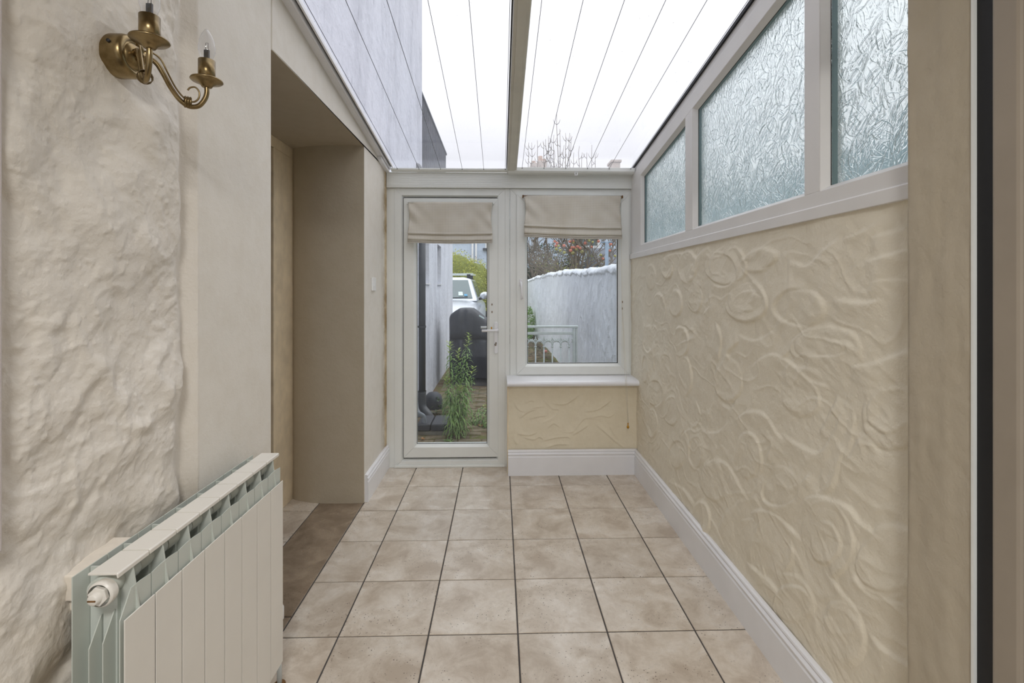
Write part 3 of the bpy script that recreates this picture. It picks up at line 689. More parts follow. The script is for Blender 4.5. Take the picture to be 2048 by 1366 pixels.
# ---- far wall below the window
wf = struct('wall_far')
YW = 3.30
MB().box(.055, 1.05, YW+.012, 3.56, 0, .62).build('wall_core', M['wall_lower'], wf)
Xg, Zg = np.meshgrid(np.linspace(.052, .985, 240), np.linspace(.10, .63, 150), indexing='ij')
st = []
def c5(x, y): return (1000+x*.1684, 740+y*.1684)
for l in [[(160,370),(220,470),(300,500),(420,450),(540,440)],[(230,580),(340,500),(440,470)],[(520,360),(620,460),(700,480),(640,560),(480,640)],[(600,400),(760,410),(860,360),(960,280)],
          [(1000,500),(1150,480),(1250,420),(1340,350)],[(990,530),(1080,570),(1200,545),(1300,560),(1390,500)],[(700,740),(860,740),(940,650),(1020,580),(1180,590)],
          [(350,590),(440,560),(560,545)],[(200,760),(340,780),(450,740)],[(270,800),(400,830),(470,800),(540,850)],[(500,850),(660,810),(800,800),(850,830)],[(540,930),(680,890),(830,890)],
          [(1140,650),(1250,740),(1360,840),(1480,930)],[(560,700),(640,640),(720,690)],[(1300,660),(1380,800),(1440,860)],[(300,400),(360,370),(420,380)],[(160,820),(200,880),(210,830)],[(860,780),(960,720),(1060,650)]]:
    p = smooth_poly([c5(*q) for q in l], 8); st.append((np.array([[onY(u, v, YW).x, onY(u, v, YW).z] for u, v in p]), rnd.uniform(.004, .007), .022, .005, False))
H = relief(Xg, Zg, st)+.002*fastnoise(Xg, Zg, 7, 81, 3)+.0005*fastnoise(Xg, Zg, 50, 82, 2)
grid_mesh(np.stack([Xg, YW+.01-H, Zg], -1), 'stucco', M['wall_lower'], wf)
MB().box(.0505, .058, YW+.003, 3.45, .0, .62).build('end_face', M['creamtrim'], wf)
# outer walls beside the frames
MB().box(-.90, -.80, 3.452, 3.56, 0, 2.2).build('side_strip', M['extwall'], wf)

# ---- baseboards: moulded profile
def skirt_profile(d=.022, h=.17):
    return [(0, 0), (d, 0), (d, h-.048), (d-.004, h-.042), (d-.004, h-.036), (d+.001, h-.030), (d+.001, h-.026), (d-.003, h-.021), (d-.007, h-.018), (d-.007, h-.014), (d-.004, h-.010), (d-.006, h-.004), (d-.012, h), (0, h)]
def baseboard(name, p0, p1, nrm, h=.17, e0=0, e1=0):
    """run from p0 to p1 (2-D), nrm towards the room; e0/e1 mitre sign: extra length per depth"""
    p0 = Vector(p0); p1 = Vector(p1); t = (p1-p0).normalized(); nrm = Vector(nrm); pr = skirt_profile(h=h); n = len(pr); m = MB()
    a = [(p0+nrm*d+t*e0*d) for d, z in pr]; b = [(p1+nrm*d+t*e1*d) for d, z in pr]
    m.add([(q.x, q.y, pr[i][1]) for i, q in enumerate(a)]+[(q.x, q.y, pr[i][1]) for i, q in enumerate(b)],
          [tuple(range(n)), tuple(range(2*n-1, n-1, -1))]+[(i, i+n, (i+1) % n+n, (i+1) % n) for i in range(n)])
    o = m.build(name, M['gloss_white']); o['kind'] = 'structure'; return o
baseboard('baseboard_right', (XR-.001, 1.03), (XR-.001, YW-.001), (-1, 0), e1=-1)
baseboard('baseboard_far', (.055, YW-.0005), (XR-.0005, YW-.0005), (0, -1), h=.175, e1=-1)
baseboard('baseboard_left', (XL+.0005, OY1+.012), (XL+.0005, 3.448), (1, 0), h=.165)

# ---- far frames -----------------------------------------------------------
def FX(u): return onY(u, 575, YF).x
def FZ(v): return onY(1000, v, YF).z
def mitre_frame(m, x0, x1, z0, z1, w, y0, y1, bead=.012, yg=None, gap=.0006, wb=None):
    """four mitred members of a frame lying in the XZ plane; w = member width, face y0, back y1; sloped bead towards the glass"""
    wb = wb or w; yg = yg or y1
    outer = [(x0, z0), (x1, z0), (x1, z1), (x0, z1)]
    inner = [(x0+w, z0+wb), (x1-w, z0+wb), (x1-w, z1-w), (x0+w, z1-w)]
    inn2 = [(x0+w+bead, z0+wb+bead), (x1-w-bead, z0+wb+bead), (x1-w-bead, z1-w-bead), (x0+w+bead, z1-w-bead)]
    for i in range(4):
        j = (i+1) % 4; o0, o1 = Vector(outer[i]), Vector(outer[j]); t = (o1-o0).normalized()*gap
        a, b = o0+t, o1-t; c, d = Vector(inner[j])-t, Vector(inner[i])+t; e, f = Vector(inn2[j])-t, Vector(inn2[i])+t
        v = [(a.x, y0, a.y), (b.x, y0, b.y), (c.x, y0, c.y), (d.x, y0, d.y), (e.x, yg, e.y), (f.x, yg, f.y), (a.x, y1, a.y), (b.x, y1, b.y), (e.x, y1, e.y), (f.x, y1, f.y)]
        m.add(v, [(0, 1, 2, 3), (3, 2, 4, 5), (0, 6, 7, 1), (6, 9, 8, 7), (5, 4, 8, 9), (0, 3, 5, 9, 6), (1, 7, 8, 4, 2)])
hd = MB()
m = MB().box(FX(774), .975, 3.43, 3.56, FZ(377), 2.128)
ng = 7
hdr = m.build('trim_4', M['upvc'], bevel=.002); hdr['kind'] = 'structure'
for k in range(ng):
    z = FZ(377)+.012+k*.0125; MB().box(FX(774)+.002, .973, 3.4285, 3.4302, z, z+.0105).build('plank', M['upvc'], hdr)
# door_1
dr = struct('door_1', (FX(903), YF, 0))
m = MB(); mitre_frame(m, FX(789), FX(1010), .0, FZ(377.5), FX(806)-FX(789)-.012, YF, YF+.07, bead=.012, yg=YF+.02, wb=.045)
m.build('frame', M['upvc'], dr)
MB().box(FX(1010)+.0006, FX(1019.6), YF, YF+.07, 0, FZ(377.5)).build('cover_strip', M['upvc'], dr, bevel=.001)
MB().box(FX(773), FX(789)-.0008, YF+.001, YF+.07, 0, FZ(377.5)).build('cover_strip', M['upvc'], dr, bevel=.001)
leaf = MB(); x0, x1, z0, z1 = FX(807.3), FX(998.8), FZ(914), FZ(397)
mitre_frame(leaf, x0, x1, z0, z1, .072, YF+.004, YF+.065, bead=.018, yg=YF+.030)
lf = leaf.build('leaf_frame', M['upvc'], dr)
fx = x0-.004
g = MB().box(x0-.004, x0, YF+.01, YF+.06, z0, z1).box(x1, x1+.006, YF+.01, YF+.06, z0, z1).box(x0-.004, x1+.006, YF+.01, YF+.06, z0-.005, z0).box(x0-.004, x1+.006, YF+.01, YF+.06, z1, z1+.005)
g.build('seal', M['greyseal'], dr)
gx0, gx1, gz0, gz1 = x0+.088, x1-.088, z0+.088, z1-.088
MB().box(gx0, gx1, YF+.036, YF+.042, gz0, gz1).build('pane', M['glass'], dr)
for a in ((gx0+.002, gx0+.005, gz0, gz1), (gx1-.005, gx1-.002, gz0, gz1), (gx0, gx1, gz0+.002, gz0+.005)):
    MB().box(a[0], a[1], YF+.0305, YF+.0355, a[2], a[3]).build('gasket', M['gasket'], dr)
MB().box(FX(789), FX(1010), YF-.012, YF-.0005, 0, .018).build('threshold', M['upvc'], dr, bevel=.004)
# lever handle
hp = onY(992, 675, YF)
hm = MB(); pl = []
for k in range(12): a = PI*k/11; pl.append((hp.x+.0135*math.cos(a), hp.z+.10+.0135*math.sin(a)))
for k in range(12): a = PI+PI*k/11; pl.append((hp.x+.0135*math.cos(a), hp.z-.105+.0135*math.sin(a)))
hm.prism(pl, YF-.008, YF+.004, axis='y')
ho = hm.build('handle', M['gloss_white'], dr, bevel=.003)
lv = onY(995, 661, YF-.05)
MB().tube([(lv.x, YF-.006, lv.z), (lv.x, YF-.045, lv.z)], .010, 12).tube([(lv.x+.004, YF-.047, lv.z), (lv.x-.02, YF-.05, lv.z-.001), (lv.x-.06, YF-.052, lv.z-.001), (lv.x-.112, YF-.05, lv.z-.002)], [.010, .009, .0085, .0095], 12).build('lever', M['gloss_white'], ho)
MB().tube([(lv.x-.02, YF+.09, lv.z+.012), (lv.x-.125, YF+.095, lv.z+.010)], .009, 10).tube([(lv.x-.02, YF+.06, lv.z+.012), (lv.x-.02, YF+.092, lv.z+.012)], .007, 8).build('outer_lever', M['gloss_white'], ho)
kp = onY(991, 689, YF); MB().lathe([(0, .0), (.008, 0), (.008, .006), (0, .006)], (kp.x, YF-.015, kp.z), 14, (0, 1, 0)).lathe([(0, 0), (.006, 0), (.006, .004)], (kp.x+.004, YF-.012, kp.z+.012), 12, (0, 1, 0)).build('keyhole', M['chrome'], ho)
for v in (609, 624): 
    p = onY(984, v, YF); MB().ball((p.x, YF+.003, p.z), .006, 8, (.6, .4, 1.4)).build('screw_mark', M['rust'], dr)
p = onY(983, 656, YF); MB().box(p.x-.004, p.x+.004, YF-.004, YF+.004, p.z-.008, p.z+.008).build('cleat', M['gold'], dr, bevel=.001)

# window_1 (beside the door)
wn1 = struct('window_1', (FX(1140), YF, 1.4))
m = MB(); mitre_frame(m, FX(1020.2), .972, FZ(752), FZ(377.5), FX(1034)-FX(1020), YF, YF+.07, bead=.008, yg=YF+.02, wb=.022)
m.build('frame', M['upvc'], wn1)
MB().box(FX(1018.4), FX(1019.6), YF-.003, YF-.0003, FZ(750), FZ(378)).build('joint_strip', M['upvc'], wn1, bevel=.001)
x0, x1, z0, z1 = FX(1033.6), FX(1257.5), FZ(749), FZ(389)
m = MB(); mitre_frame(m, x0, x1, z0, z1, .058, YF-.012, YF+.06, bead=.018, yg=YF+.018); m.build('sash', M['upvc'], wn1)
gx0, gx1, gz0, gz1 = x0+.075, x1-.075, z0+.075, z1-.075
MB().box(gx0, gx1, YF+.026, YF+.032, gz0, gz1).build('pane', M['glass'], wn1)
for a in ((gx0+.001, gx0+.004, gz0, gz1), (gx1-.006, gx1-.001, gz0, gz1), (gx0, gx1, gz0+.001, gz0+.005)):
    MB().box(a[0], a[1], YF+.0185, YF+.0255, a[2], a[3]).build('gasket', M['gasket'], wn1)
p = onY(1042, 566, YF-.012); q = onY(1044, 600, YF-.05)
MB().box(p.x-.012, p.x+.010, YF-.018, YF-.0115, p.z-.022, p.z+.028).build('handle', M['gloss_white'], wn1, bevel=.004)
MB().tube([(p.x, YF-.018, p.z), (p.x, YF-.04, p.z), (p.x+.001, YF-.046, p.z-.03), (p.x+.004, YF-.044, p.z-.08), (p.x+.006, YF-.042, p.z-.115)], [.008, .008, .007, .006, .009], 10).build('handle', M['gloss_white'], wn1)
cl = []
for v in (604, 617):
    p = onY(1244.5, v, YF-.012); MB().box(p.x-.003, p.x+.003, YF-.018, YF-.012, p.z-.008, p.z+.008).build('screw_mark', M['rust'], wn1, bevel=.001)
# sill
sx0, sx1 = onY(1014, 760, 3.24).x, .985
m = MB(); zt = FZ(752)+.004
prof = [(YF+.01, zt), (3.26, zt-.004), (3.243, zt-.008), (3.235, zt-.018), (3.235, zt-.028), (3.243, zt-.038), (3.26, zt-.042), (YF+.01, zt-.042)]
m.prism(prof, sx0, sx1, axis='x'); 
sl = m.build('windowsill', M['gloss_white'], wn1, bevel=.002)

# pull cord with brass acorn: hangs beside the window
pc = thing('pull_cord', 'thin white blind cord ending in a brass acorn below the windowsill', 'cord', onY(1250, 855, 3.22))
ct = onY(1244, 604, YF-.02); a_ = onY(1256, 846, 3.2); s_ = onY(1250, 752, 3.225)
MB().tube([onY(1243, 480, YF-.05), ct, s_, a_], .0011, 5).tube([ct, onY(1253, 752, 3.225), a_+Vector((.002, 0, 0))], .0011, 5).build('cord', M['whitecord'], pc)
MB().lathe([(0, .0), (.004, .0), (.005, -.004), (.003, -.008), (.004, -.018), (.0085, -.024), (.0085, -.030), (.006, -.036), (0, -.039)], a_, 14).build('acorn', M['gold'], pc)

# ---- side glazing: window_2
w2 = struct('window_2', (.97, 2.2, 1.5))
XS = .955; XG = .990
def gt(Y): return roofz(Y)-.135
side_edges = [(3.21, 2.432), (2.337, 1.470), (1.397, 1.045)]
# bottom rail in two steps
m = MB(); m.prism([(XS-.010, 1.506), (1.05, 1.506), (1.05, 1.60), (XS, 1.588), (XS, 1.545), (XS-.010, 1.541)], 1.03, 3.449, axis='y'); m.build('bottom_rail', M['upvc_side'], w2, bevel=.0015)
def slopebox(m, x0, x1, y0, y1, zlo, zhi):
    """zlo,zhi functions of Y"""
    m.hexa([(x0, y0, zlo(y0)), (x1, y0, zlo(y0)), (x1, y1, zlo(y1)), (x0, y1, zlo(y1)), (x0, y0, zhi(y0)), (x1, y0, zhi(y0)), (x1, y1, zhi(y1)), (x0, y1, zhi(y1))]); return m
m = MB(); slopebox(m, XS, 1.03, 1.03, 3.449, lambda Y: gt(Y)+.014, lambda Y: roofz(Y)-.045)
m.build('top_rail', M['upvc_side'], w2, bevel=.003)
m = MB(); slopebox(m, XS+.012, 1.03, 1.03, 3.44, lambda Y: roofz(Y)-.0445, lambda Y: roofz(Y)-.004)
m.build('top_rail', M['upvc_side'], w2, bevel=.003)
def post(y0, y1):
    m = MB(); m.hexa([(XS, y0, 1.588), (1.03, y0, 1.588), (1.03, y1, 1.588), (XS, y1, 1.588), (XS, y0, gt(y0)+.015), (1.03, y0, gt(y0)+.015), (1.03, y1, gt(y1)+.015), (XS, y1, gt(y1)+.015)])
    m.build('post', M['upvc_side'], w2, bevel=.0015)
post(3.211, 3.449); post(2.338, 2.431); post(1.398, 1.469); 
for (ya, yb) in side_edges:          # ya far, yb near
    zb = 1.588
    outer = [(ya, zb), (yb, zb), (yb, gt(yb)+.014), (ya, gt(ya)+.014)]
    i = .014; inner = [(ya-i, zb+i), (yb+i, zb+i), (yb+i, gt(yb+i)), (ya-i, gt(ya-i))]
    m = MB()
    for k in range(4):
        j = (k+1) % 4; a, b, c, d = outer[k], outer[j], inner[j], inner[k]
        m.add([(XS+.001, a[0], a[1]), (XS+.001, b[0], b[1]), (XG-.012, c[0], c[1]), (XG-.012, d[0], d[1])], [(0, 1, 2, 3)])
    m.build('bead', M['upvc_side'], w2, fix=False)
    m = MB()                              # dark gasket and grey-green spacer reveal
    for k in range(4):
        j = (k+1) % 4; c, d = inner[j], inner[k]
        m.add([(XG-.012, c[0], c[1]), (XG-.012, d[0], d[1]), (XG-.009, d[0], d[1]), (XG-.009, c[0], c[1])], [(0, 1, 2, 3)])
    m.build('gasket', M['gasket'], w2, fix=False)
    m = MB(); e = .010; in2 = [(ya-i-e*1.6, zb+i+.002), (yb+i+e, zb+i+.002), (yb+i+e, gt(yb+i+e)-.006), (ya-i-e*1.6, gt(ya-i-e)-.006)]
    for k in range(4):
        j = (k+1) % 4; a, b, c, d = inner[k], inner[j], in2[j], in2[k]
        m.add([(XG-.008, a[0], a[1]), (XG-.008, b[0], b[1]), (XG-.002, c[0], c[1]), (XG-.002, d[0], d[1])], [(0, 1, 2, 3)])
    m.build('spacer', M['spacer'], w2, fix=False)
    m = MB(); m.hexa([(XG-.001, ya, zb), (XG+.006, ya, zb), (XG+.006, yb, zb), (XG-.001, yb, zb), (XG-.001, ya, gt(ya)+.012), (XG+.006, ya, gt(ya)+.012), (XG+.006, yb, gt(yb)+.012), (XG-.001, yb, gt(yb)+.012)])
    m.build('pane', M['leafglass'], w2)

# ---- roof
rf = struct('ceiling')
zg = lambda Y: roofz(Y)+.018
for (a, b) in ((-.768, .052), (.116, .99)):
    m = MB(); slopebox(m, a, b, .95, 3.47, zg, lambda Y: zg(Y)+.006); m.build('pane', M['roofglass'], rf)
m = MB(); slopebox(m, .050, .118, .95, 3.43, lambda Y: roofz(Y)-.035, lambda Y: roofz(Y)+.05); m.build('rafter', M['roofbar'], rf, bevel=.006)
m = MB(); slopebox(m, .066, .102, .95, 3.43, lambda Y: roofz(Y)-.040, lambda Y: roofz(Y)-.0352); m.build('rafter_cap', M['roofbar'], rf, bevel=.001)
m = MB(); slopebox(m, .044, .0495, .95, 3.43, lambda Y: roofz(Y)+.004, lambda Y: roofz(Y)+.018); m.build('gasket', M['gasket'], rf)
# left wall plate, lips and dark gap
m = MB(); slopebox(m, -.83, -.790, .95, 3.449, lambda Y: roofz(Y)-.006, lambda Y: roofz(Y)+.08); m.build('wall_plate', M['gloss_white'], rf, bevel=.004)
m = MB(); slopebox(m, -.789, -.781, .95, 3.43, lambda Y: roofz(Y)-.010, lambda Y: roofz(Y)+.03); m.build('wall_plate', M['gloss_white'], rf, bevel=.001)
m = MB(); slopebox(m, -.780, -.772, .95, 3.43, lambda Y: roofz(Y)+.012, lambda Y: roofz(Y)+.03); m.build('gasket', M['gasket'], rf)
m = MB(); slopebox(m, -.771, -.762, .95, 3.43, lambda Y: roofz(Y)+.000, lambda Y: roofz(Y)+.017); m.build('edge_strip', M['gloss_white'], rf, bevel=.001)
m = MB(); slopebox(m, -.829, -.792, 3.20, 3.445, lambda Y: roofz(Y)-.030, lambda Y: roofz(Y)-.0065); m.build('wall_plate', M['gloss_white'], rf, bevel=.004)
m = MB(); slopebox(m, .957, .966, .95, 3.43, lambda Y: roofz(Y)+.000, lambda Y: roofz(Y)+.016); m.build('gasket', M['gasket'], rf)
m = MB(); slopebox(m, .967, 1.03, .95, 3.43, lambda Y: roofz(Y)-.0035, lambda Y: roofz(Y)+.016); m.build('edge_strip', M['gloss_white'], rf, bevel=.001)
# roof blinds: rail at the eaves with taut guide wires
def roof_blind(label, xa, xb, ws, y0, y1, z0, z1, tab=None):
    rb = thing('roof_blind', label, 'blind', ((xa+xb)/2, (y0+y1)/2, z0), 'roof blinds')
    MB().prism([(y1, z0), (y0+.012, z0), (y0, z0+.012), (y0, z1), (y1, z1)], xa, xb, axis='x').build('rail', M['upvc'], rb, bevel=.002)
    for x in ws:
        w_ = MB().tube([(x, y0+.004, z1-.006), (x, 1.06, roofz(1.06)-.018)], .0013, 5); w_.ball((x, y0-.001, z1-.008), .0032, 6); w_.build('wire', M['wire'], rb)
    if tab:
        MB().box(tab-.011, tab-.007, y0-.006, y0+.012, z0-.014, z0+.002).box(tab+.007, tab+.011, y0-.006, y0+.012, z0-.014, z0+.002).box(tab-.011, tab+.011, y0-.006, y0+.012, z0-.018, z0-.014).build('tab', M['gloss_white'], rb, bevel=.001)
roof_blind('white roof blind rail and wires over the door side, left of the rafter', FX(785), .05, [-.730+.1535*k for k in range(6)], 3.395, 3.4295, 2.128, 2.150)
roof_blind('white roof blind rail and wires over the window side, right of the rafter', .056, .958, [.156+.1545*k for k in range(6)], 3.355, 3.4295, 2.112, 2.150, tab=onY(1152, 344, 3.36).x)
# corner cover strip with damp stains
t5 = struct('trim_5')
m = MB().box(XL-.004, FX(773.6), 3.40, 3.449, .165, 2.13)
st5 = plaster('stained_cream_trim', lin(228, 212, 182), left_stain); m.build('corner_strip', st5, t5, bevel=.003)

# ---- fabric blinds
def blind(label, u0, u1, v0, vf, vb, y, sag, seed, group=None):
    bl = thing('roman_blind', label, 'blind', onY((u0+u1)/2, v0, y), 'roman blinds on the far frames')
    x0, x1 = onY(u0, v0, y).x, onY(u1, v0, y).x; z0, zf, zb = onY(u0, v0, y).z, onY(u0, vf, y).z, onY(u0, vb, y).z
    # profile: (depth offset, z)
    prof = [(0, z0)]; n1 = 26
    for k in range(1, n1+1): prof.append((-.006*math.sin(PI*.5*k/n1)-.006*(k/n1)**3, z0+(zf-z0)*k/n1))
    d = (zf-zb)
    prof += [(-.020, zf-.004), (-.016, zf-.010), (-.004, zf-.006), (-.004, zf-.012), (-.010, zf-.3*d), (-.018, zf-.52*d), (-.022, zf-.66*d), (-.016, zf-.72*d), (-.005, zf-.70*d), (-.010, zf-.76*d), (-.022, zf-.80*d), (-.024, zf-.86*d), (-.012, zf-.88*d), (-.010, zf-.90*d), (-.024, zf-.93*d), (-.024, zb), (-.004, zb+.002), (.002, zb+.02)]
    nx = 70; P = np.zeros((len(prof), nx, 3)); uv = np.zeros((len(prof), nx, 2)); L_ = 0
    for i, (dy, z) in enumerate(prof):
        if i: L_ += math.hypot(dy-prof[i-1][0], z-prof[i-1][1])
        for j in range(nx):
            s = j/(nx-1); q = min(1, i/n1)
            pin = math.exp(-s*9)+math.exp(-(1-s)*9)
            wr_ = .008*noise.noise(Vector((s*5+seed, z*9-s*4, seed)))*(1 if 0 < i else 0)+.010*pin*math.sin(min(1, i/n1)*PI)*math.sin(s*30-i*.35)
            x = x0+(x1-x0)*s+(.5-s)*.020*math.sin(PI*q)*(1.0)
            P[i, j] = (x, y+dy+wr_-.006*math.sin(PI*s), z-sag*s*q-.006*math.sin(PI*s)*q+.002*noise.noise(Vector((s*6, i*.2, seed+3)))*q)
            uv[i, j] = (x, L_)
    o = grid_mesh(P, 'cloth', M['gingham'], bl)
    uvl = o.data.uv_layers.new(name='UVMap'); fl = uv.reshape(-1, 2)
    for lp in o.data.loops: uvl.data[lp.index].uv = fl[lp.vertex_index]
    so = o.modifiers.new('thick', 'SOLIDIFY'); so.thickness = .0012; so.offset = 0
    MB().tube([(x0-.006, y+.004, z0-.002), (x1+.006, y+.004, z0-.003)], .005, 8).build('headrail', M['rust'] if sag > .01 else M['upvc'], bl)
    for x in (x0-.007, x1+.007): MB().box(x-.004, x+.004, y-.002, YF+.003-.0155*(1 if sag > .01 else 0), z0-.014, z0+.004).build('bracket', M['rust'] if sag > .01 else M['upvc'], bl, bevel=.001)
    return bl
blind('folded cream gingham roman blind hung at the top of the glazed door', 816, 985, 404, 465, 486, YF-.018, .002, 3.3)
blind('folded cream gingham roman blind over the window, sagging to the right', 1048, 1243, 391, 450, 474, YF-.034, .016, 8.1)

# ---- light switch
sw = thing('light_switch', 'white light switch on the left wall near the glazed door', 'switch', (XL, 3.09, 1.32))
MB().box(XL+.0003, XL+.009, 3.048, 3.132, 1.279, 1.363).build('faceplate', M['switch'], sw, bevel=.002)
MB().box(XL+.009, XL+.014, 3.084, 3.096, 1.310, 1.332).build('rocker', M['switch'], sw, bevel=.001)

# ================================================================== RADIATOR
R0 = .891; PW = .08
rad = thing('radiator', 'white aluminium column radiator low on the left rough wall', 'radiator', (-.735, R0+.32, .113))
def section(k):
    ya = R0+k*PW+.0014; yb = ya+PW-.0028; yc = (ya+yb)/2; m = MB()
    # web across the section
    m.prism([(-.783, .15), (-.692, .15), (-.692, .683), (-.7045, .766), (-.783, .766)], yc-.0017, yc+.0017, axis='y')
    def fin(x, zt, zc, th=.002, zb=.14):
        ch = .045 if k == 0 else .003
        m.prism([(ya, zb), (yb, zb), (yb, zt-(.003)), (yc+.012, zt), (yc-.012, zt), (ya, zt-ch)], x-th/2, x+th/2, axis='x')
    fin(-.6995, .731, 0); fin(-.730, .690, 0); fin(-.755, .680, 0)
    m.box(-.786, -.784, ya, yb, .14, .768)
    m.box(-.752, -.726, yc-.010, yc+.010, .17, .735)
    m.tube([(-.738, ya, .742), (-.738, yb, .742)], .0190 if k else .021, 16); m.tube([(-.733, ya, .185), (-.733, yb, .185)], .0215, 16)
    o = m.build('section', M['radfin'], rad)
    MB().box(-.6925, -.690, ya, yb, .113, .687).build('front_panel', M['rad'], o, bevel=.0007, seg=1)
    t_ = MB().prism([(-.757, .7745), (-.7045, .7745), (-.7020, .7725), (-.7020, .765), (-.7045, .765), (-.7055, .7705), (-.757, .7705)], ya, yb, axis='y'); t_.build('top_grille', M['rad'], o, bevel=.0006, seg=1)
for k in range(8): section(k)
# near end plug with bleed valve
c0 = Vector((-.727, R0+.002, .741)); ax = Vector((0, -1, 0))
m = MB().lathe([(.0225, -.004), (.0235, .004), (.0235, .010), (.020, .013)], c0, 24, ax)
m.lathe([(.0175, .010), (.0175, .017), (.0, .017)], c0, 6, ax, False)
pg = m.build('end_plug', M['rad'], rad, bevel=.001)
MB().lathe([(.0115, .016), (.0105, .0165), (.0100, .026), (.008, .028), (0, .028)], c0, 18, ax).build('bleed_valve', M['rad'], pg)
MB().box(c0.x-.007, c0.x+.007, c0.y-.0292, c0.y-.0275, c0.z-.0012, c0.z+.0012).build('valve_slot', M['rust'], pg)
# far end valve and pipe
ye = R0+8*PW
m = MB().tube([(-.733, ye, .185), (-.730, ye+.035, .185)], .011, 12)
m.lathe([(.012, -.03), (.016, -.02), (.016, .02), (.013, .024)], (-.728, ye+.045, .185), 16)
vv = m.build('valve', M['rad'], rad)
MB().lathe([(.013, .0), (.019, .004), (.019, .040), (.015, .048), (.015, .062), (.011, .068), (0, .068)], (-.728, ye+.045, .210), 18).build('valve_cap', M['switch'], vv)
MB().tube([(-.725, ye+.045, .16), (-.722, ye+.045, .0)], .0075, 12).build('pipe_tail', M['rail_metal'], rad)
MB().lathe([(.0075, .004), (.017, .004), (.019, .0)], (-.722, ye+.045, 0), 18).build('pipe_collar', M['rust'], rad)
for yb_ in (1.06, 1.40): MB().box(-.80, -.7865, yb_-.008, yb_+.008, .70, .735).build('bracket', M['rad'], rad)
bt = thing('wooden_batten', 'cream painted timber block fixed to the wall behind the radiator end', 'batten', (-.80, .99, .73))
MB().box(-.835, -.7875, .905, 1.045, .715, .763).build('block', M['batten'], bt, bevel=.003)
MB().box(-.83, -.792, .915, 1.035, .690, .7148).build('lower_strip', M['batten'], bt, bevel=.004)


# ================================================================== WALL LIGHT
sc = thing('wall_light', 'antique brass two-arm candle wall light on the rough left wall', 'wall light', (-.79, 1.012, 1.79))
bc = Vector((-.802, 1.026, 1.788)); AX = Vector((1, 0, 0))
prof = [(.044, -.03), (.044, .018), (.042, .026), (.036, .032), (.031, .030), (.029, .026), (.027, .030), (.018, .038), (0, .040)]
bp = MB().lathe(prof, bc, 40, AX).build('backplate', M['brass'], sc)
MB().lathe([(.0035, .0), (.0035, .0025), (0, .0025)], bc+Vector((.010, -.0435, .012)), 10, (0, -1, 0)).build('screw', M['darkplastic'], bp)
MB().tube([bc+Vector((.036, .012, .012)), bc+Vector((.050, .012, .010))], .008, 10).tube([bc+Vector((.036, -.010, .004)), bc+Vector((.05, -.012, .002))], .008, 10).build('stem', M['brass'], sc)
MB().lathe([(0, -.012), (.010, -.008), (.012, 0), (.008, .01), (0, .013)], bc+Vector((.045, 0, -.004)), 16).build('boss', M['brass'], sc)
def arm(sgn):
    a0 = Vector((-.762, 1.020+.006*sgn, 1.790)); e = Vector((-.668, 1.012+.0885*sgn, 1.757))
    q = [0, .12, .24, .34, .44, .56, .68, .78, .88, .96, 1.0, 1.0]
    zz = [1.790, 1.790, 1.782, 1.762, 1.738, 1.717, 1.706, 1.705, 1.711, 1.726, 1.742, 1.757]
    pts = [(a0.x+(e.x-a0.x)*s, a0.y+(e.y-a0.y)*s, z) for s, z in zip(q, zz)]
    sp_ = smooth_poly(pts, 6)
    ao = MB().tube([Vector(p) for p in sp_], .0052, 12).build('arm', M['brass'], sc)
    q2 = [.08, .18, .30, .40, .50, .60, .70, .80, .87, .88, .82, .74, .70]
    z2 = [1.803, 1.803, 1.793, 1.768, 1.743, 1.726, 1.717, 1.717, 1.727, 1.741, 1.750, 1.747, 1.740]
    sp2 = smooth_poly([(a0.x+(e.x-a0.x)*s, a0.y+(e.y-a0.y)*s, z) for s, z in zip(q2, z2)], 6)
    MB().tube([Vector(p) for p in sp2], .0019, 8).build('scroll', M['brass'], ao)
    d = (e-a0); d.z = 0; d.normalize(); bnd = MB()
    bcn = a0+(e-a0)*.70; bcn.z = 1.711
    for k in (-1, 0, 1): bnd.lathe([(.0115, -.0022), (.0133, 0), (.0115, .0022)], bcn+Vector((0, 0, .002))+d*.0046*k, 14, d)
    bn = bnd.build('band', M['brass'], ao); 
    cu = e.copy()
    dish = MB().lathe([(.004, -.002), (.010, -.001), (.013, .004), (.020, .009), (.031, .012), (.033, .014), (.032, .0165), (.029, .0155), (.020, .012), (.0, .011)], cu, 40).build('drip_pan', M['brass'], sc)
    MB().lathe([(0, .010), (.0172, .010), (.0172, .060), (.0154, .060), (.0154, .054), (0, .054)], cu, 32).build('candle_sleeve', M['brass'], dish)
    lb = thing('candle_bulb', 'clear glass candle bulb in the %s cup of the brass wall light' % ('nearer, upper left' if sgn < 0 else 'farther, lower right'), 'bulb', cu+Vector((0, 0, .05)), 'candle bulbs of the wall light')
    MB().lathe([(.009, -.004), (.0115, .004), (.0168, .020), (.0172, .030), (.0155, .044), (.0105, .058), (.005, .068), (.0, .072)], cu+Vector((0, 0, .060)), 32).build('glass', M['bulbglass'], lb)
    f = MB().box(cu.x-.0055, cu.x+.0055, cu.y-.0022, cu.y+.0022, cu.z+.060, cu.z+.084); f.tube([cu+Vector((-.003, 0, .084)), cu+Vector((-.002, 0, .100)), cu+Vector((.003, 0, .100)), cu+Vector((.003, 0, .084))], .0006, 5)
    f.build('capsule', M['bulbwire'], lb, bevel=.001)
arm(-1); arm(1)

